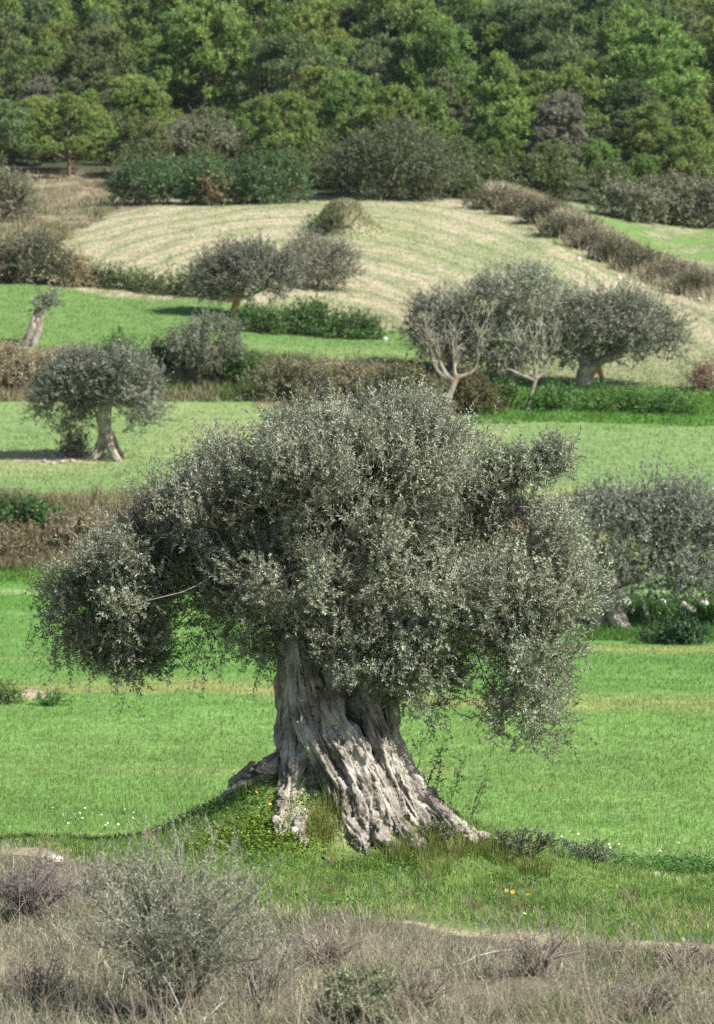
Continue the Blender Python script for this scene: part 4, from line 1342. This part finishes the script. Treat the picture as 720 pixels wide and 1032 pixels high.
for i, (px, py, lb) in enumerate(((583, 262, 'white stone high on the mown slope left of the diagonal bank'), (624, 282, 'white stone on the mown slope below the diagonal bank'), (704, 303, 'white stone on the mown slope near the right edge'), (388, 343, 'white stone at the foot of the mown slope right of the brambles'))):
    rock(lb, px, py, 140, 240, 6, 4, M_STONE, 'scattered white stones on the mown slope', seed=60 + i)

# ------------------------------------------------------------------ grass


def sample(n, u0, u1, d0, d1):
    u = u0 + (u1 - u0) * rng.random(n)
    d = 1 / (1 / d1 + (1 / d0 - 1 / d1) * rng.random(n))
    return u, d, (u - CX) / F * d


def base_pts(x, d):
    return np.stack([x, d, H(x, d) - .01], -1)


def dryline(u):
    return pw(u, [-200, 0, 60, 130, 260, 420, 560, 720, 900], [36, 34.3, 32.6, 30.2, 28.3, 27.7, 27.3, 26.7, 26.5])


def stuff(name, geo, mat, label, cat='grass'):
    o = link(name, geo.mesh(name, mat))
    return tag(o, label, cat, None, 'stuff')


# young cereal in the near field
g = Geo()
n = 195000
u, d, x = sample(n, -170, 890, 40.3, 100)
keep = ~((u > 580) & (d > 77.5) & (d < 94))
u, d, x = u[keep], d[keep], x[keep]
n = len(u)
c = ground_colour(x, d) * (.80 + .42 * rng.random((n, 1))) * (1 + .07 * rng.normal(size=(n, 3)) * np.array([1, .3, .6]))
h = (.05 + .065 * rng.random(n)) * (.7 + .6 * n2(x, d, .4, salt=3))
blades(g, base_pts(x, d), h, np.maximum(.007, .9 * d / F), rng.normal(size=(n, 2)) * .35, c, two=False)
stuff('field_grass', g, M_GRASS, 'short bright green young crop covering the near field')
# upper fields
g = Geo()
n = 78000
u, d, x = sample(n, -170, 890, 109.5, 172)
keep = np.abs(d - 142) > 2
u, d, x = u[keep], d[keep], x[keep]
keep = ~((u > 450) & (d > 133))
u, d, x = u[keep], d[keep], x[keep]
n = len(u)
c = ground_colour(x, d) * (.80 + .4 * rng.random((n, 1)))
blades(g, base_pts(x, d), .08 + .10 * rng.random(n), .9 * d / F + 0 * d, rng.normal(size=(n, 2)) * .35, c, two=False)
stuff('pasture_grass', g, M_GRASS, 'short pale green pasture on the upper terraces')
# stubble on the mown hillside
g = Geo()
n = 130000
u, d, x = sample(n, -40, 770, 143, 238)
cc = ground_colour(x, d)
keep = (cc[:, 0] > .19)
u, d, x, cc = u[keep], d[keep], x[keep], cc[keep]
n = len(u)
blades(g, base_pts(x, d), .08 + .10 * rng.random(n), .9 * d / F + 0 * d, rng.normal(size=(n, 2)) * .5, cc * (.7 + .55 * rng.random((n, 1))), two=False)
stuff('stubble', g, M_DRY, 'pale mown stubble in curved rows on the hillside')

# grass of the mound and its skirts
g = Geo()
n = 130000
u, d, x = sample(n, -150, 870, 26.8, 42.0)
keep = d > dryline(u) - .25 + 1.9 * (n2(x, d, .8, salt=8) - .5)
pt = n2(x, d, 1.1, oct=3, salt=12)
keep &= rng.random(len(u)) < sm(.28, .48, pt + .20)
keep &= ~((np.abs(d - dryline(u) - .1) < .42) & (n2(x, d, .55, oct=3, salt=24) > .5) & (rng.random(len(u)) < .7 * sm(90, 190, u)))
u, d, x, pt = u[keep], d[keep], x[keep], pt[keep]
n = len(u)
yl = n2(x, d, .55, oct=3, salt=14)
c = lerp3((.14, .275, .065), (.36, .46, .145), sm(.35, .7, yl + .25 * rng.normal(size=n)))
c = lerp3(c, np.broadcast_to(np.array([.36, .30, .16]), c.shape), (rng.random(n) < .10 + .30 * sm(.55, .68, yl)) * .85)
c *= (.65 + .65 * rng.random((n, 1)))
h = (.04 + .10 * rng.random(n)**1.5) * (.5 + 1.1 * pt)
blades(g, base_pts(x, d), h, .006 + .006 * rng.random(n), rng.normal(size=(n, 2)) * .5, c)
# tussocks
for k in range(150):
    u, d, x = sample(1, -20, 740, 28.5, 40.5)
    if d[0] < dryline(u)[0] + .3:
        continue
    m = 70
    a = rng.random(m) * 6.28
    r = .10 * np.sqrt(rng.random(m))
    bx, by = x + r * np.cos(a), d + r * np.sin(a)
    col = lerp3((.11, .24, .05), (.28, .39, .11), rng.random(m)) if rng.random() < .75 else lerp3((.22, .19, .09), (.42, .36, .2), rng.random(m))
    blades(g, base_pts(bx, by), .08 + .13 * rng.random(m), .008 + 0 * r, np.stack([np.cos(a), np.sin(a)], -1) * .35 + rng.normal(size=(m, 2)) * .2, col * (.7 + .5 * rng.random((m, 1))))
for px, py in ((412, 866), (430, 858), (455, 862), (480, 858), (398, 872), (505, 866), (440, 880), (330, 835), (342, 812), (318, 842), (540, 882)):
    b = on_ground(px, py, 31, 36)
    m = 150
    a = rng.random(m) * 6.28
    r = .2 * np.sqrt(rng.random(m))
    col = lerp3((.10, .17, .03), (.31, .31, .10), rng.random(m))
    blades(g, base_pts(b[0] + r * np.cos(a), b[1] + r * np.sin(a)), .16 + .2 * rng.random(m), .008 + 0 * r, np.stack([np.cos(a), np.sin(a)], -1) * .3 + rng.normal(size=(m, 2)) * .22, col)
stuff('mound_grass', g, M_GRASS, 'tufted green and yellowing grass on the mound round the trunk')

# broad-leaved clover and weeds
g = Geo()


def weeds(cx, cy, rx, ry, n, cl, hh=.13, lf=.040):
    """small broad leaves on the mound, spread in patches round a ground point"""
    x = cx + rng.normal(size=n) * rx
    y = cy + rng.normal(size=n) * ry
    b = base_pts(x, y)
    b[:, 2] += hh * rng.random(n) * (.4 + 1.2 * n2(x, y, 2.5, salt=15))
    a = rng.random(n) * 6.28
    dd = norm(np.stack([np.cos(a), np.sin(a), .35 * rng.normal(size=n)], -1))
    nn = norm(np.stack([rng.normal(size=n) * .45, rng.normal(size=n) * .45 - .2, np.ones(n)], -1))
    leaf_faces(g, b, dd, nn, lf * (.6 + .7 * rng.random(n)), lf * .62 * (.6 + .7 * rng.random(n)), lerp3(cl[0], cl[1], rng.random(n)))


for px, py, rx, ry, n, cl in (
        (250, 812, .35, .25, 2600, ((.07, .17, .02), (.22, .33, .05))), (235, 845, .4, .2, 2200, ((.10, .2, .02), (.27, .36, .05))), (280, 850, .35, .2, 1800, ((.10, .2, .02), (.28, .36, .05))),
        (200, 830, .45, .3, 2200, ((.05, .13, .018), (.15, .26, .04))), (330, 800, .15, .1, 700, ((.05, .12, .018), (.16, .25, .04))), (345, 890, .5, .3, 1500, ((.06, .15, .02), (.17, .28, .045))),
        (390, 875, .3, .15, 1200, ((.05, .13, .02), (.14, .25, .04))), (150, 845, .5, .3, 1500, ((.05, .13, .018), (.13, .23, .04))), (345, 915, .2, .1, 500, ((.05, .14, .02), (.13, .27, .04)))):
    b = on_ground(px, py, 29, 37)
    weeds(b[0], b[1], rx, ry, n, cl)
for k in range(150):
    u, d, x = sample(1, -20, 740, 28.5, 41)
    if d[0] > dryline(u)[0] + .4:
        weeds(x[0], d[0], .16, .14, 130, ((.05, .13, .02), (.15, .27, .045)), .10, .045)
for k in range(34):
    u, d, x = sample(1, 600, 780, 38.5, 41.5)
    weeds(x[0], d[0], .3, .16, 170, ((.04, .12, .02), (.12, .25, .045)), .22, .06)
stuff('clover', g, M_LEAF, 'bright yellow-green clover and broad weeds on the mound', 'clover')

# dry bank in the foreground
g = Geo()
n = 146000
u, d, x = sample(n, -150, 870, 19.5, 35.5)
dl = dryline(u)
keep = d < dl + 1.9 * (n2(x, d, .8, salt=8) - .5)
pt = n2(x, d, 1.3, oct=3, salt=18)
keep &= rng.random(len(u)) < .12 + sm(.34, .58, pt)
keep &= rng.random(len(u)) < 1 - .4 * np.exp(-((dl - d - .5) / .5)**2)
keep &= ~((np.abs(d - dl + .05) < .42) & (n2(x, d, .55, oct=3, salt=24) > .5) & (rng.random(len(u)) < .7 * sm(90, 190, u)))
keep0 = keep
u, d, x, pt = u[keep], d[keep], x[keep], pt[keep]
n = len(u)
pick = rng.random(n) + .5 * (n2(x, d, .5, oct=3, salt=19) - .5)
cols = np.array([[.33, .33, .245], [.24, .23, .165], [.275, .25, .20], [.58, .55, .39], [.23, .28, .12]])
ci = np.clip((pick * 5).astype(int), 0, 4)
ci = np.where((u < 110) & (d > 26) & (d < 31) & (rng.random(n) < .5), 2, ci)
grn = sm(.47, .62, n2(x, d, .7, oct=3, salt=37)) * (rng.random(n) < .7)
c = lerp3(cols[ci], np.broadcast_to(np.array([.19, .235, .10]), (n, 3)), grn)
c = c * (.45 + .95 * rng.random((n, 1)))
h = (.05 + .21 * rng.random(n)**1.8) * (.35 + 1.2 * pt) * (.55 + .45 * sm(.0, 1.2, dl[keep0] - d))
blades(g, base_pts(x, d), h, .003 + .004 * rng.random(n), rng.normal(size=(n, 2)) * .85, c, tipf=.5)
# longer wiry stalks
n = 2000
u, d, x = sample(n, -60, 780, 20, 30)
keep = d < dryline(u) - .5
u, d, x = u[keep], d[keep], x[keep]
n = len(u)
b = base_pts(x, d)
dv = norm(np.stack([rng.normal(size=n) * .45, rng.normal(size=n) * .45, np.ones(n)], -1))
L = .25 + .4 * rng.random(n)
ribbons(g, b, b + dv * L[:, None], .0028, lerp3((.2, .165, .13), (.55, .49, .37), rng.random(n)))
for k in range(3):
    t0 = .4 + .5 * rng.random(n)
    q = b + dv * (L * t0)[:, None]
    ribbons(g, q, q + norm(dv + rng.normal(size=(n, 3)) * .6) * (L * .3)[:, None], .002, lerp3((.2, .165, .13), (.5, .45, .34), rng.random(n)))
stuff('dry_grass', g, M_DRY, 'grey-brown dry grass and wiry stalks across the foreground bank', 'dry grass')

# rough dry weeds along the terrace banks
g = Geo()
for u0, u1, d0, d1, n, ca_, cb_, hh in ((-170, 300, 100.0, 110.0, 26000, (.13, .11, .06), (.36, .30, .185), .6), (-170, 470, 141.0, 148.8, 26000, (.13, .115, .065), (.36, .32, .20), .55),
                                       (480, 780, 188, 236, 0, (.24, .215, .14), (.60, .55, .40), 1.0), (-200, 130, 174, 264, 28000, (.17, .15, .095), (.40, .355, .24), .6)):
    if not n:
        n = 42000
        u = 480 + 300 * rng.random(n)
        d = pw(u, [470, 500, 560, 640, 720, 900], [262, 240, 222, 205, 196, 190]) + rng.normal(size=n) * 3.0 + .8
        x = (u - CX) / F * d
    else:
        u, d, x = sample(n, u0, u1, d0, d1)
        keep = n2(x, d, .5, oct=3, salt=27) > .40
        if d0 == 174:
            keep &= d > pw(u, [-100, 0, 40, 75, 110, 170], [172, 174, 186, 205, 224, 234]) + 14 * (n2(x, d, .25, oct=2, salt=43) - .35)
        u, d, x = u[keep], d[keep], x[keep]
    n = len(u)
    c = lerp3(ca_, cb_, rng.random(n))
    c = lerp3(c, np.broadcast_to(np.array([.11, .16, .05]), c.shape), (u0 < 400) * (n2(x, d, .35, oct=2, salt=29) > .53) * .8)
    blades(g, base_pts(x, d), hh * (.35 + .9 * rng.random(n)), 1.0 * d / F + 0 * d, rng.normal(size=(n, 2)) * .4, c, two=False)
stuff('dry_weeds', g, M_DRY, 'straw-brown rough weeds along the terrace banks', 'weeds')
# lush growth on shaded banks
g = Geo()
for u0, u1, d0, d1, n in ((575, 880, 77, 94, 24000), (470, 880, 132.5, 146, 16000), (-170, 300, 97.8, 101, 8000), (130, 260, 141, 149, 4000)):
    u, d, x = sample(n, u0, u1, d0, d1)
    keep = d > d0 + 4 * (n2(x, d, .45, oct=3, salt=44) - .3)
    u, d, x = u[keep], d[keep], x[keep]
    n = len(u)
    c = lerp3((.04, .11, .018), (.16, .31, .06), rng.random(n) * .6 + .4 * n2(x, d, .7, salt=33))
    blades(g, base_pts(x, d), (.10 + .17 * rng.random(n)) * (.5 + n2(x, d, .6, salt=34)), 1.3 * d / F + 0 * d, rng.normal(size=(n, 2)) * .5, c, two=False)
stuff('bank_grass', g, M_GRASS, 'deep green lush grass on the banks under the olives')

# ------------------------------------------------------------------ foreground shrubs and weeds


def airy_shrub(name, label, px, py, D, w, h, nmain, nsub, leaves, lf, cd, cl, stemcol, parts=('stems', 'foliage'), spread=.6):
    x = (px - CX) / F * D
    base = np.array([x, D, float(H(x, D))])
    s = F / D
    W, Hh = w / s, h / s
    t = thing(name, label, 'shrub', base)
    st, fo = Geo(), Geo()
    for i in range(nmain):
        a = rng.random() * 6.28
        rr = math.sqrt(rng.random())
        tip = base + np.array([math.cos(a) * rr * W * .5, math.sin(a) * rr * W * .42, Hh * (.55 + .5 * rng.random()) * (1 - .35 * rr * rr)])
        a0 = base + np.array([rng.normal() * W * .05, rng.normal() * W * .05, -.03])
        n = 8
        tt = np.linspace(0, 1, n)[:, None]**.9
        p = a0 + (tip - a0) * tt + np.array([0, 0, .10 * Hh]) * np.sin(PI * tt) + np.cumsum(rng.normal(size=(n, 3)), 0) * .018 * Hh
        tube(st, p, np.linspace(.010, .0025, n), 4, np.asarray(stemcol) * (.7 + .6 * rng.random()), cap=False)
        k = nsub
        f = .2 + .8 * rng.random(k)
        i0 = np.clip((f * (n - 1)).astype(int), 0, n - 2)
        q = p[i0] + (p[i0 + 1] - p[i0]) * (f * (n - 1) - i0)[:, None]
        dv = norm(norm(p[-1] - p[0]) * .7 + rng.normal(size=(k, 3)) * spread + np.array([0, 0, .35]))
        L = Hh * (.08 + .16 * rng.random(k))
        ribbons(st, q, q + dv * L[:, None], .0022, np.asarray(stemcol) * (.6 + .9 * rng.random((k, 1))))
        tl = rng.random((k, leaves))
        B = (q[:, None] + dv[:, None] * (tl * L[:, None])[..., None]).reshape(-1, 3)
        M = len(B)
        ld = norm(np.repeat(dv, leaves, 0) * .6 + rng.normal(size=(M, 3)) * .6)
        leaf_faces(fo, B, ld, norm(rng.normal(size=(M, 3)) + np.array([0, 0, .5])), lf * (.6 + .8 * rng.random(M)), lf * .30, lerp3(cd, cl, rng.random(M)**1.4))
    link(parts[0], st.mesh('stems', M_TWIG, base), t)['kind'] = 'stuff'
    link(parts[1], fo.mesh('foliage', M_OLIVE, base), t)
    return t


airy_shrub('grey_shrub', 'airy grey-green wild olive shrub in the foreground at lower left', 172, 1032, 22.5, 215, 192, 95, 24, 19, .025, (.15, .17, .11), (.54, .58, .41), (.34, .325, .26))
airy_shrub('grey_shrub', 'small grey-green sprig at the bottom edge below the great trunk', 365, 1042, 22.0, 110, 62, 34, 14, 12, .042, (.12, .155, .07), (.42, .48, .28), (.3, .27, .2))
airy_shrub('purple_shrub', 'low purplish dry shrub at left edge of the foreground bank', 30, 930, 27.2, 120, 66, 60, 22, 6, .02, (.13, .11, .105), (.32, .28, .265), (.26, .215, .205), spread=.9)
airy_shrub('grey_shrub', 'wispy pale grey shrub right beside the airy foreground shrub', 262, 1025, 22.8, 90, 90, 26, 16, 6, .02, (.11, .11, .085), (.30, .29, .23), (.33, .3, .25))
for px, py, D, w, h, lb in ((40, 1010, 23.2, 90, 60, 'wispy brown dry shrub at the lower left corner'), (330, 975, 25.0, 80, 44, 'wispy dry shrub in the foreground grass below the great trunk'), (420, 1015, 23.0, 110, 60, 'wispy dry shrub near the bottom edge, right of the middle'),
                            (545, 985, 24.4, 110, 55, 'wispy dry shrub in the lower right foreground, left of the flat stone'), (650, 1025, 22.6, 120, 60, 'wispy dry shrub at the bottom edge, below the flat stone'), (690, 975, 25.0, 90, 40, 'wispy dry shrub near the right edge of the foreground'), (95, 905, 28.6, 90, 46, 'wispy dry shrub between the purplish shrub and the airy shrub')):
    airy_shrub('dry_shrub', lb, px, py, D, w, h, 30, 16, 4, .02, (.13, .115, .085), (.36, .32, .25), (.30, .26, .215), spread=.9)['group'] = 'wispy dry shrubs in the foreground'
airy_shrub('grey_shrub', 'silvery grey-green shrub at right foot of the mound', 590, 886, 36.5, 70, 30, 34, 16, 14, .035, (.11, .145, .08), (.36, .43, .26), (.2, .18, .13))
airy_shrub('grey_shrub', 'silvery weed clump growing over the end of the right root', 530, 866, 35.0, 70, 30, 34, 16, 14, .035, (.11, .15, .07), (.36, .44, .24), (.2, .18, .13))
airy_shrub('grey_shrub', 'dusty green sprig growing on the right root of the great trunk', 440, 838, 34.55, 46, 26, 22, 12, 12, .03, (.10, .125, .06), (.32, .37, .21), (.2, .18, .13))


def tall_weed(label, px, py, D, h, lean, n=26):
    x = (px - CX) / F * D
    base = np.array([x, D, float(H(x, D))])
    L = h * D / F
    t = thing('tall_weed', label, 'weed', base, 'tall weeds behind the trunk')
    st, fo = Geo(), Geo()
    tt = np.linspace(0, 1, 7)[:, None]
    p = base + np.array([lean * L, 0, L]) * tt + np.cumsum(rng.normal(size=(7, 3)), 0) * .012
    tube(st, p, np.linspace(.007, .003, 7), 4, (.10, .11, .05), cap=False)
    f = .25 + .75 * rng.random(n)
    q = base + np.array([lean * L, 0, L]) * f[:, None]
    dv = norm(rng.normal(size=(n, 3)) + np.array([lean, 0, .9]))
    ribbons(st, q, q + dv * .10, .002, (.12, .12, .06))
    B = np.repeat(q, 8, 0) + np.repeat(dv, 8, 0) * .12 * rng.random((n * 8, 1))
    leaf_faces(fo, B, norm(np.repeat(dv, 8, 0) + rng.normal(size=B.shape) * .6), norm(rng.normal(size=B.shape)), .035, .012, lerp3((.04, .07, .025), (.12, .17, .06), rng.random(len(B))))
    link('stem', st.mesh('stem', M_TWIG, base), t)
    link('leaves', fo.mesh('leaves', M_LEAF, base), t)


for px, py, h, ln, lb in ((412, 800, 62, .1, 'dark tall weed closest to the trunk at right'), (424, 808, 70, .35, 'dark tall weed second right from the trunk'), (436, 812, 62, .15, 'bushy dark weed in the middle of those right of the trunk'), (448, 818, 66, .3, 'thin leaning weed right of the trunk'), (470, 828, 60, .35, 'farthest thin weed right of the trunk')):
    tall_weed(lb, px, py, 36.3, h, ln)


# ------------------------------------------------------------------ wildflowers
def flower_mesh(name, petal, heart, R):
    pe, he, sm_ = Geo(), Geo(), Geo()
    n = 9
    a = np.arange(n) * 2 * PI / n
    B = np.stack([np.cos(a) * R * .2, np.sin(a) * R * .2, 0 * a], -1)
    dd = norm(np.stack([np.cos(a), np.sin(a), .25 + 0 * a], -1))
    leaf_faces(pe, B, dd, norm(np.stack([-.2 * np.cos(a), -.2 * np.sin(a), 1 + 0 * a], -1)), R, R * .6, np.array(petal))
    tube(he, np.array([[0, 0, -.1 * R], [0, 0, .1 * R], [0, 0, .25 * R]]), [R * .2, R * .3, R * .12], 8, heart)
    tube(sm_, np.array([[0, 0, -.22], [.01, 0, -.1], [0, 0, 0]]), [.003, .003, .003], 4, (.09, .16, .04))
    return pe.mesh('petals', M_LEAF), he.mesh('flower_heart', M_LEAF), sm_.mesh('stem', M_LEAF)


WF = flower_mesh('w', (.82, .82, .78), (.7, .5, .05), .019)
YF = flower_mesh('y', (.80, .55, .02), (.6, .35, .02), .022)


def flower(kind, px, py, D, label, group, lift=.2):
    x = (px - CX) / F * D
    z = float(H(x, D)) + lift
    t = thing('white_flower' if kind is WF else 'yellow_flower', label, 'flower', (x, D, z), group)
    for m in kind:
        link(m.name.split('.')[0], m, t)
    t.rotation_euler = (.7 + .3 * rng.normal(), .3 * rng.normal(), rng.random() * 6)


for k in range(34):
    px = 42 + 95 * rng.random()
    flower(WF, px, 0, 41.6 + 1.6 * rng.random(), 'small white wildflower in the patch at the left field edge', 'white wildflowers at the left field edge', .16 + .16 * rng.random())
for k in range(36):
    px = 560 + 150 * rng.random()**1.5
    flower(WF, px, 0, 39.8 + 2.4 * rng.random(), 'small white wildflower in the weeds right of the mound', 'white wildflowers right of the mound', .16 + .18 * rng.random())
for k, (px, py) in enumerate(((549, 918), (535, 917), (530, 925), (612, 915), (700, 955), (708, 953))):
    d = depth_at(px, py + 6, 26, 33)
    flower(WF, px, py, d, 'small white wildflower low on the front slope at right', 'white wildflowers on the front slope', .1)
for k, (px, py, lb) in enumerate(((252, 792, 'left of four'), (262, 790, 'second'), (258, 800, 'third'), (272, 812, 'fourth, lowest'))):
    d = depth_at(px, py + 10, 33, 36.5)
    flower(YF, px, py, d, 'yellow wildflower among clover by the left root, %s' % lb, 'yellow wildflowers by the left root', .14)
for k, (px, py, lb) in enumerate(((512, 900, 'left'), (518, 902, 'middle'), (534, 905, 'right'))):
    d = depth_at(px, py + 8, 28, 34)
    flower(YF, px, py, d, 'yellow wildflower in grass at right of the mound, %s of three' % lb, 'yellow wildflowers right of the mound', .12)
flower(YF, 380, 868, depth_at(380, 878, 31, 36), 'lone yellow wildflower just below the middle roots', None, .12)


# fallen twigs
def stick(label, p0, p1, D0_, D1_, r):
    a = np.array([*at(p0[0], p0[1], D0_)])
    b = np.array([*at(p1[0], p1[1], D1_)])
    a[2] = H(a[0], a[1]) + .04
    b[2] = H(b[0], b[1]) + .14
    g_ = Geo()
    n = 9
    tt = np.linspace(0, 1, n)[:, None]
    p = a + (b - a) * tt + np.cumsum(rng.normal(size=(n, 3)), 0) * .012
    tube(g_, p, np.linspace(r, r * .4, n), 6, (.46, .42, .36))
    for k in range(5):
        q = p[2 + k]
        tube(g_, np.array([q, q + norm(b - a + rng.normal(size=3) * .5) * .12, q + norm(b - a + rng.normal(size=3) * .4) * .26]), [r * .5, r * .35, r * .2], 4, (.44, .4, .34))
    o = link('fallen_branch', g_.mesh('fallen_branch', M_TWIG, a), None, a)
    tag(o, label, 'branch')


stick('pale fallen branch at the bottom edge, right of the airy shrub', (206, 1032), (240, 1008), 22.3, 23.2, .012)
stick('thin pale fallen branch slanting through dry grass in the lower middle', (455, 985), (512, 965), 24.6, 25.6, .009)
stick('thin pale fallen branch in dry grass at lower right', (690, 990), (722, 1020), 24.2, 22.8, .009)

# ------------------------------------------------------------------ thin haze in the valley
hm_ = bpy.data.materials.new('valley_haze')
hm_.use_nodes = True
for n_ in list(hm_.node_tree.nodes):
    hm_.node_tree.nodes.remove(n_)
ho_ = hm_.node_tree.nodes.new('ShaderNodeOutputMaterial')
pv_ = hm_.node_tree.nodes.new('ShaderNodeVolumePrincipled')
pv_.inputs['Color'].default_value = (.80, .88, 1.0, 1)
pv_.inputs['Density'].default_value = HAZE
pv_.inputs['Anisotropy'].default_value = .2
hm_.node_tree.links.new(pv_.outputs[0], ho_.inputs['Volume'])
gx, gz = float(np.abs(XX).max()) + 30, float(ZZ.max()) + 40
g = Geo()
bv = np.array([[sx_ * gx, yy_, zz_] for sx_ in (-1, 1) for yy_ in (-60, 1300) for zz_ in (float(ZZ.min()) - 1, gz)])
g.add(bv, np.array([[0, 1, 3, 2], [4, 6, 7, 5], [0, 4, 5, 1], [2, 3, 7, 6], [0, 2, 6, 4], [1, 5, 7, 3]]))
tag(link('haze', g.mesh('haze', hm_)), 'thin blue haze hanging over the far wooded slope', 'haze', None, 'stuff')

# ------------------------------------------------------------------ light, camera
world = bpy.data.worlds.new('World')
scene.world = world
world.use_nodes = True
wt = world.node_tree
bgd = wt.nodes['Background']
sky = wt.nodes.new('ShaderNodeTexSky')
sky.sky_type = 'NISHITA'
sky.sun_disc = False
AZ, EL = math.radians(60), math.radians(43)
sv = Vector((math.sin(AZ) * math.cos(EL), -math.cos(AZ) * math.cos(EL), math.sin(EL)))
sky.sun_elevation = EL
sky.sun_rotation = math.atan2(sv.x, sv.y)
wt.links.new(sky.outputs['Color'], bgd.inputs['Color'])
bgd.inputs['Strength'].default_value = 0.08
sl = bpy.data.lights.new('sun', 'SUN')
sl.energy = 5.0
sl.angle = math.radians(.53)
sl.color = (1.0, .955, .88)
so = link('sun', sl)
so.rotation_euler = sv.to_track_quat('Z', 'Y').to_euler()
so.location = sv * 60

cd_ = bpy.data.cameras.new('camera')
cam = link('camera', cd_)
cam.location = (0, 0, ZC)
cam.rotation_euler = (PI / 2 - PITCH, 0, 0)
cd_.sensor_fit = 'VERTICAL'
cd_.sensor_height = 24.0
cd_.sensor_width = 24.0 * 720 / 1032
cd_.lens = 24.0 * F / 1032
cd_.clip_start = .5
cd_.clip_end = 5000
cd_.dof.use_dof = True
cd_.dof.focus_distance = 34.8
cd_.dof.aperture_fstop = 1.8
scene.camera = cam
scene.view_settings.view_transform = 'Standard'
scene.view_settings.look = 'None'
scene.view_settings.exposure = 0.65
scene.view_settings.gamma = 1.0
scene.cycles.max_bounces = 6
scene.cycles.transparent_max_bounces = 4
scene.cycles.use_denoising = False
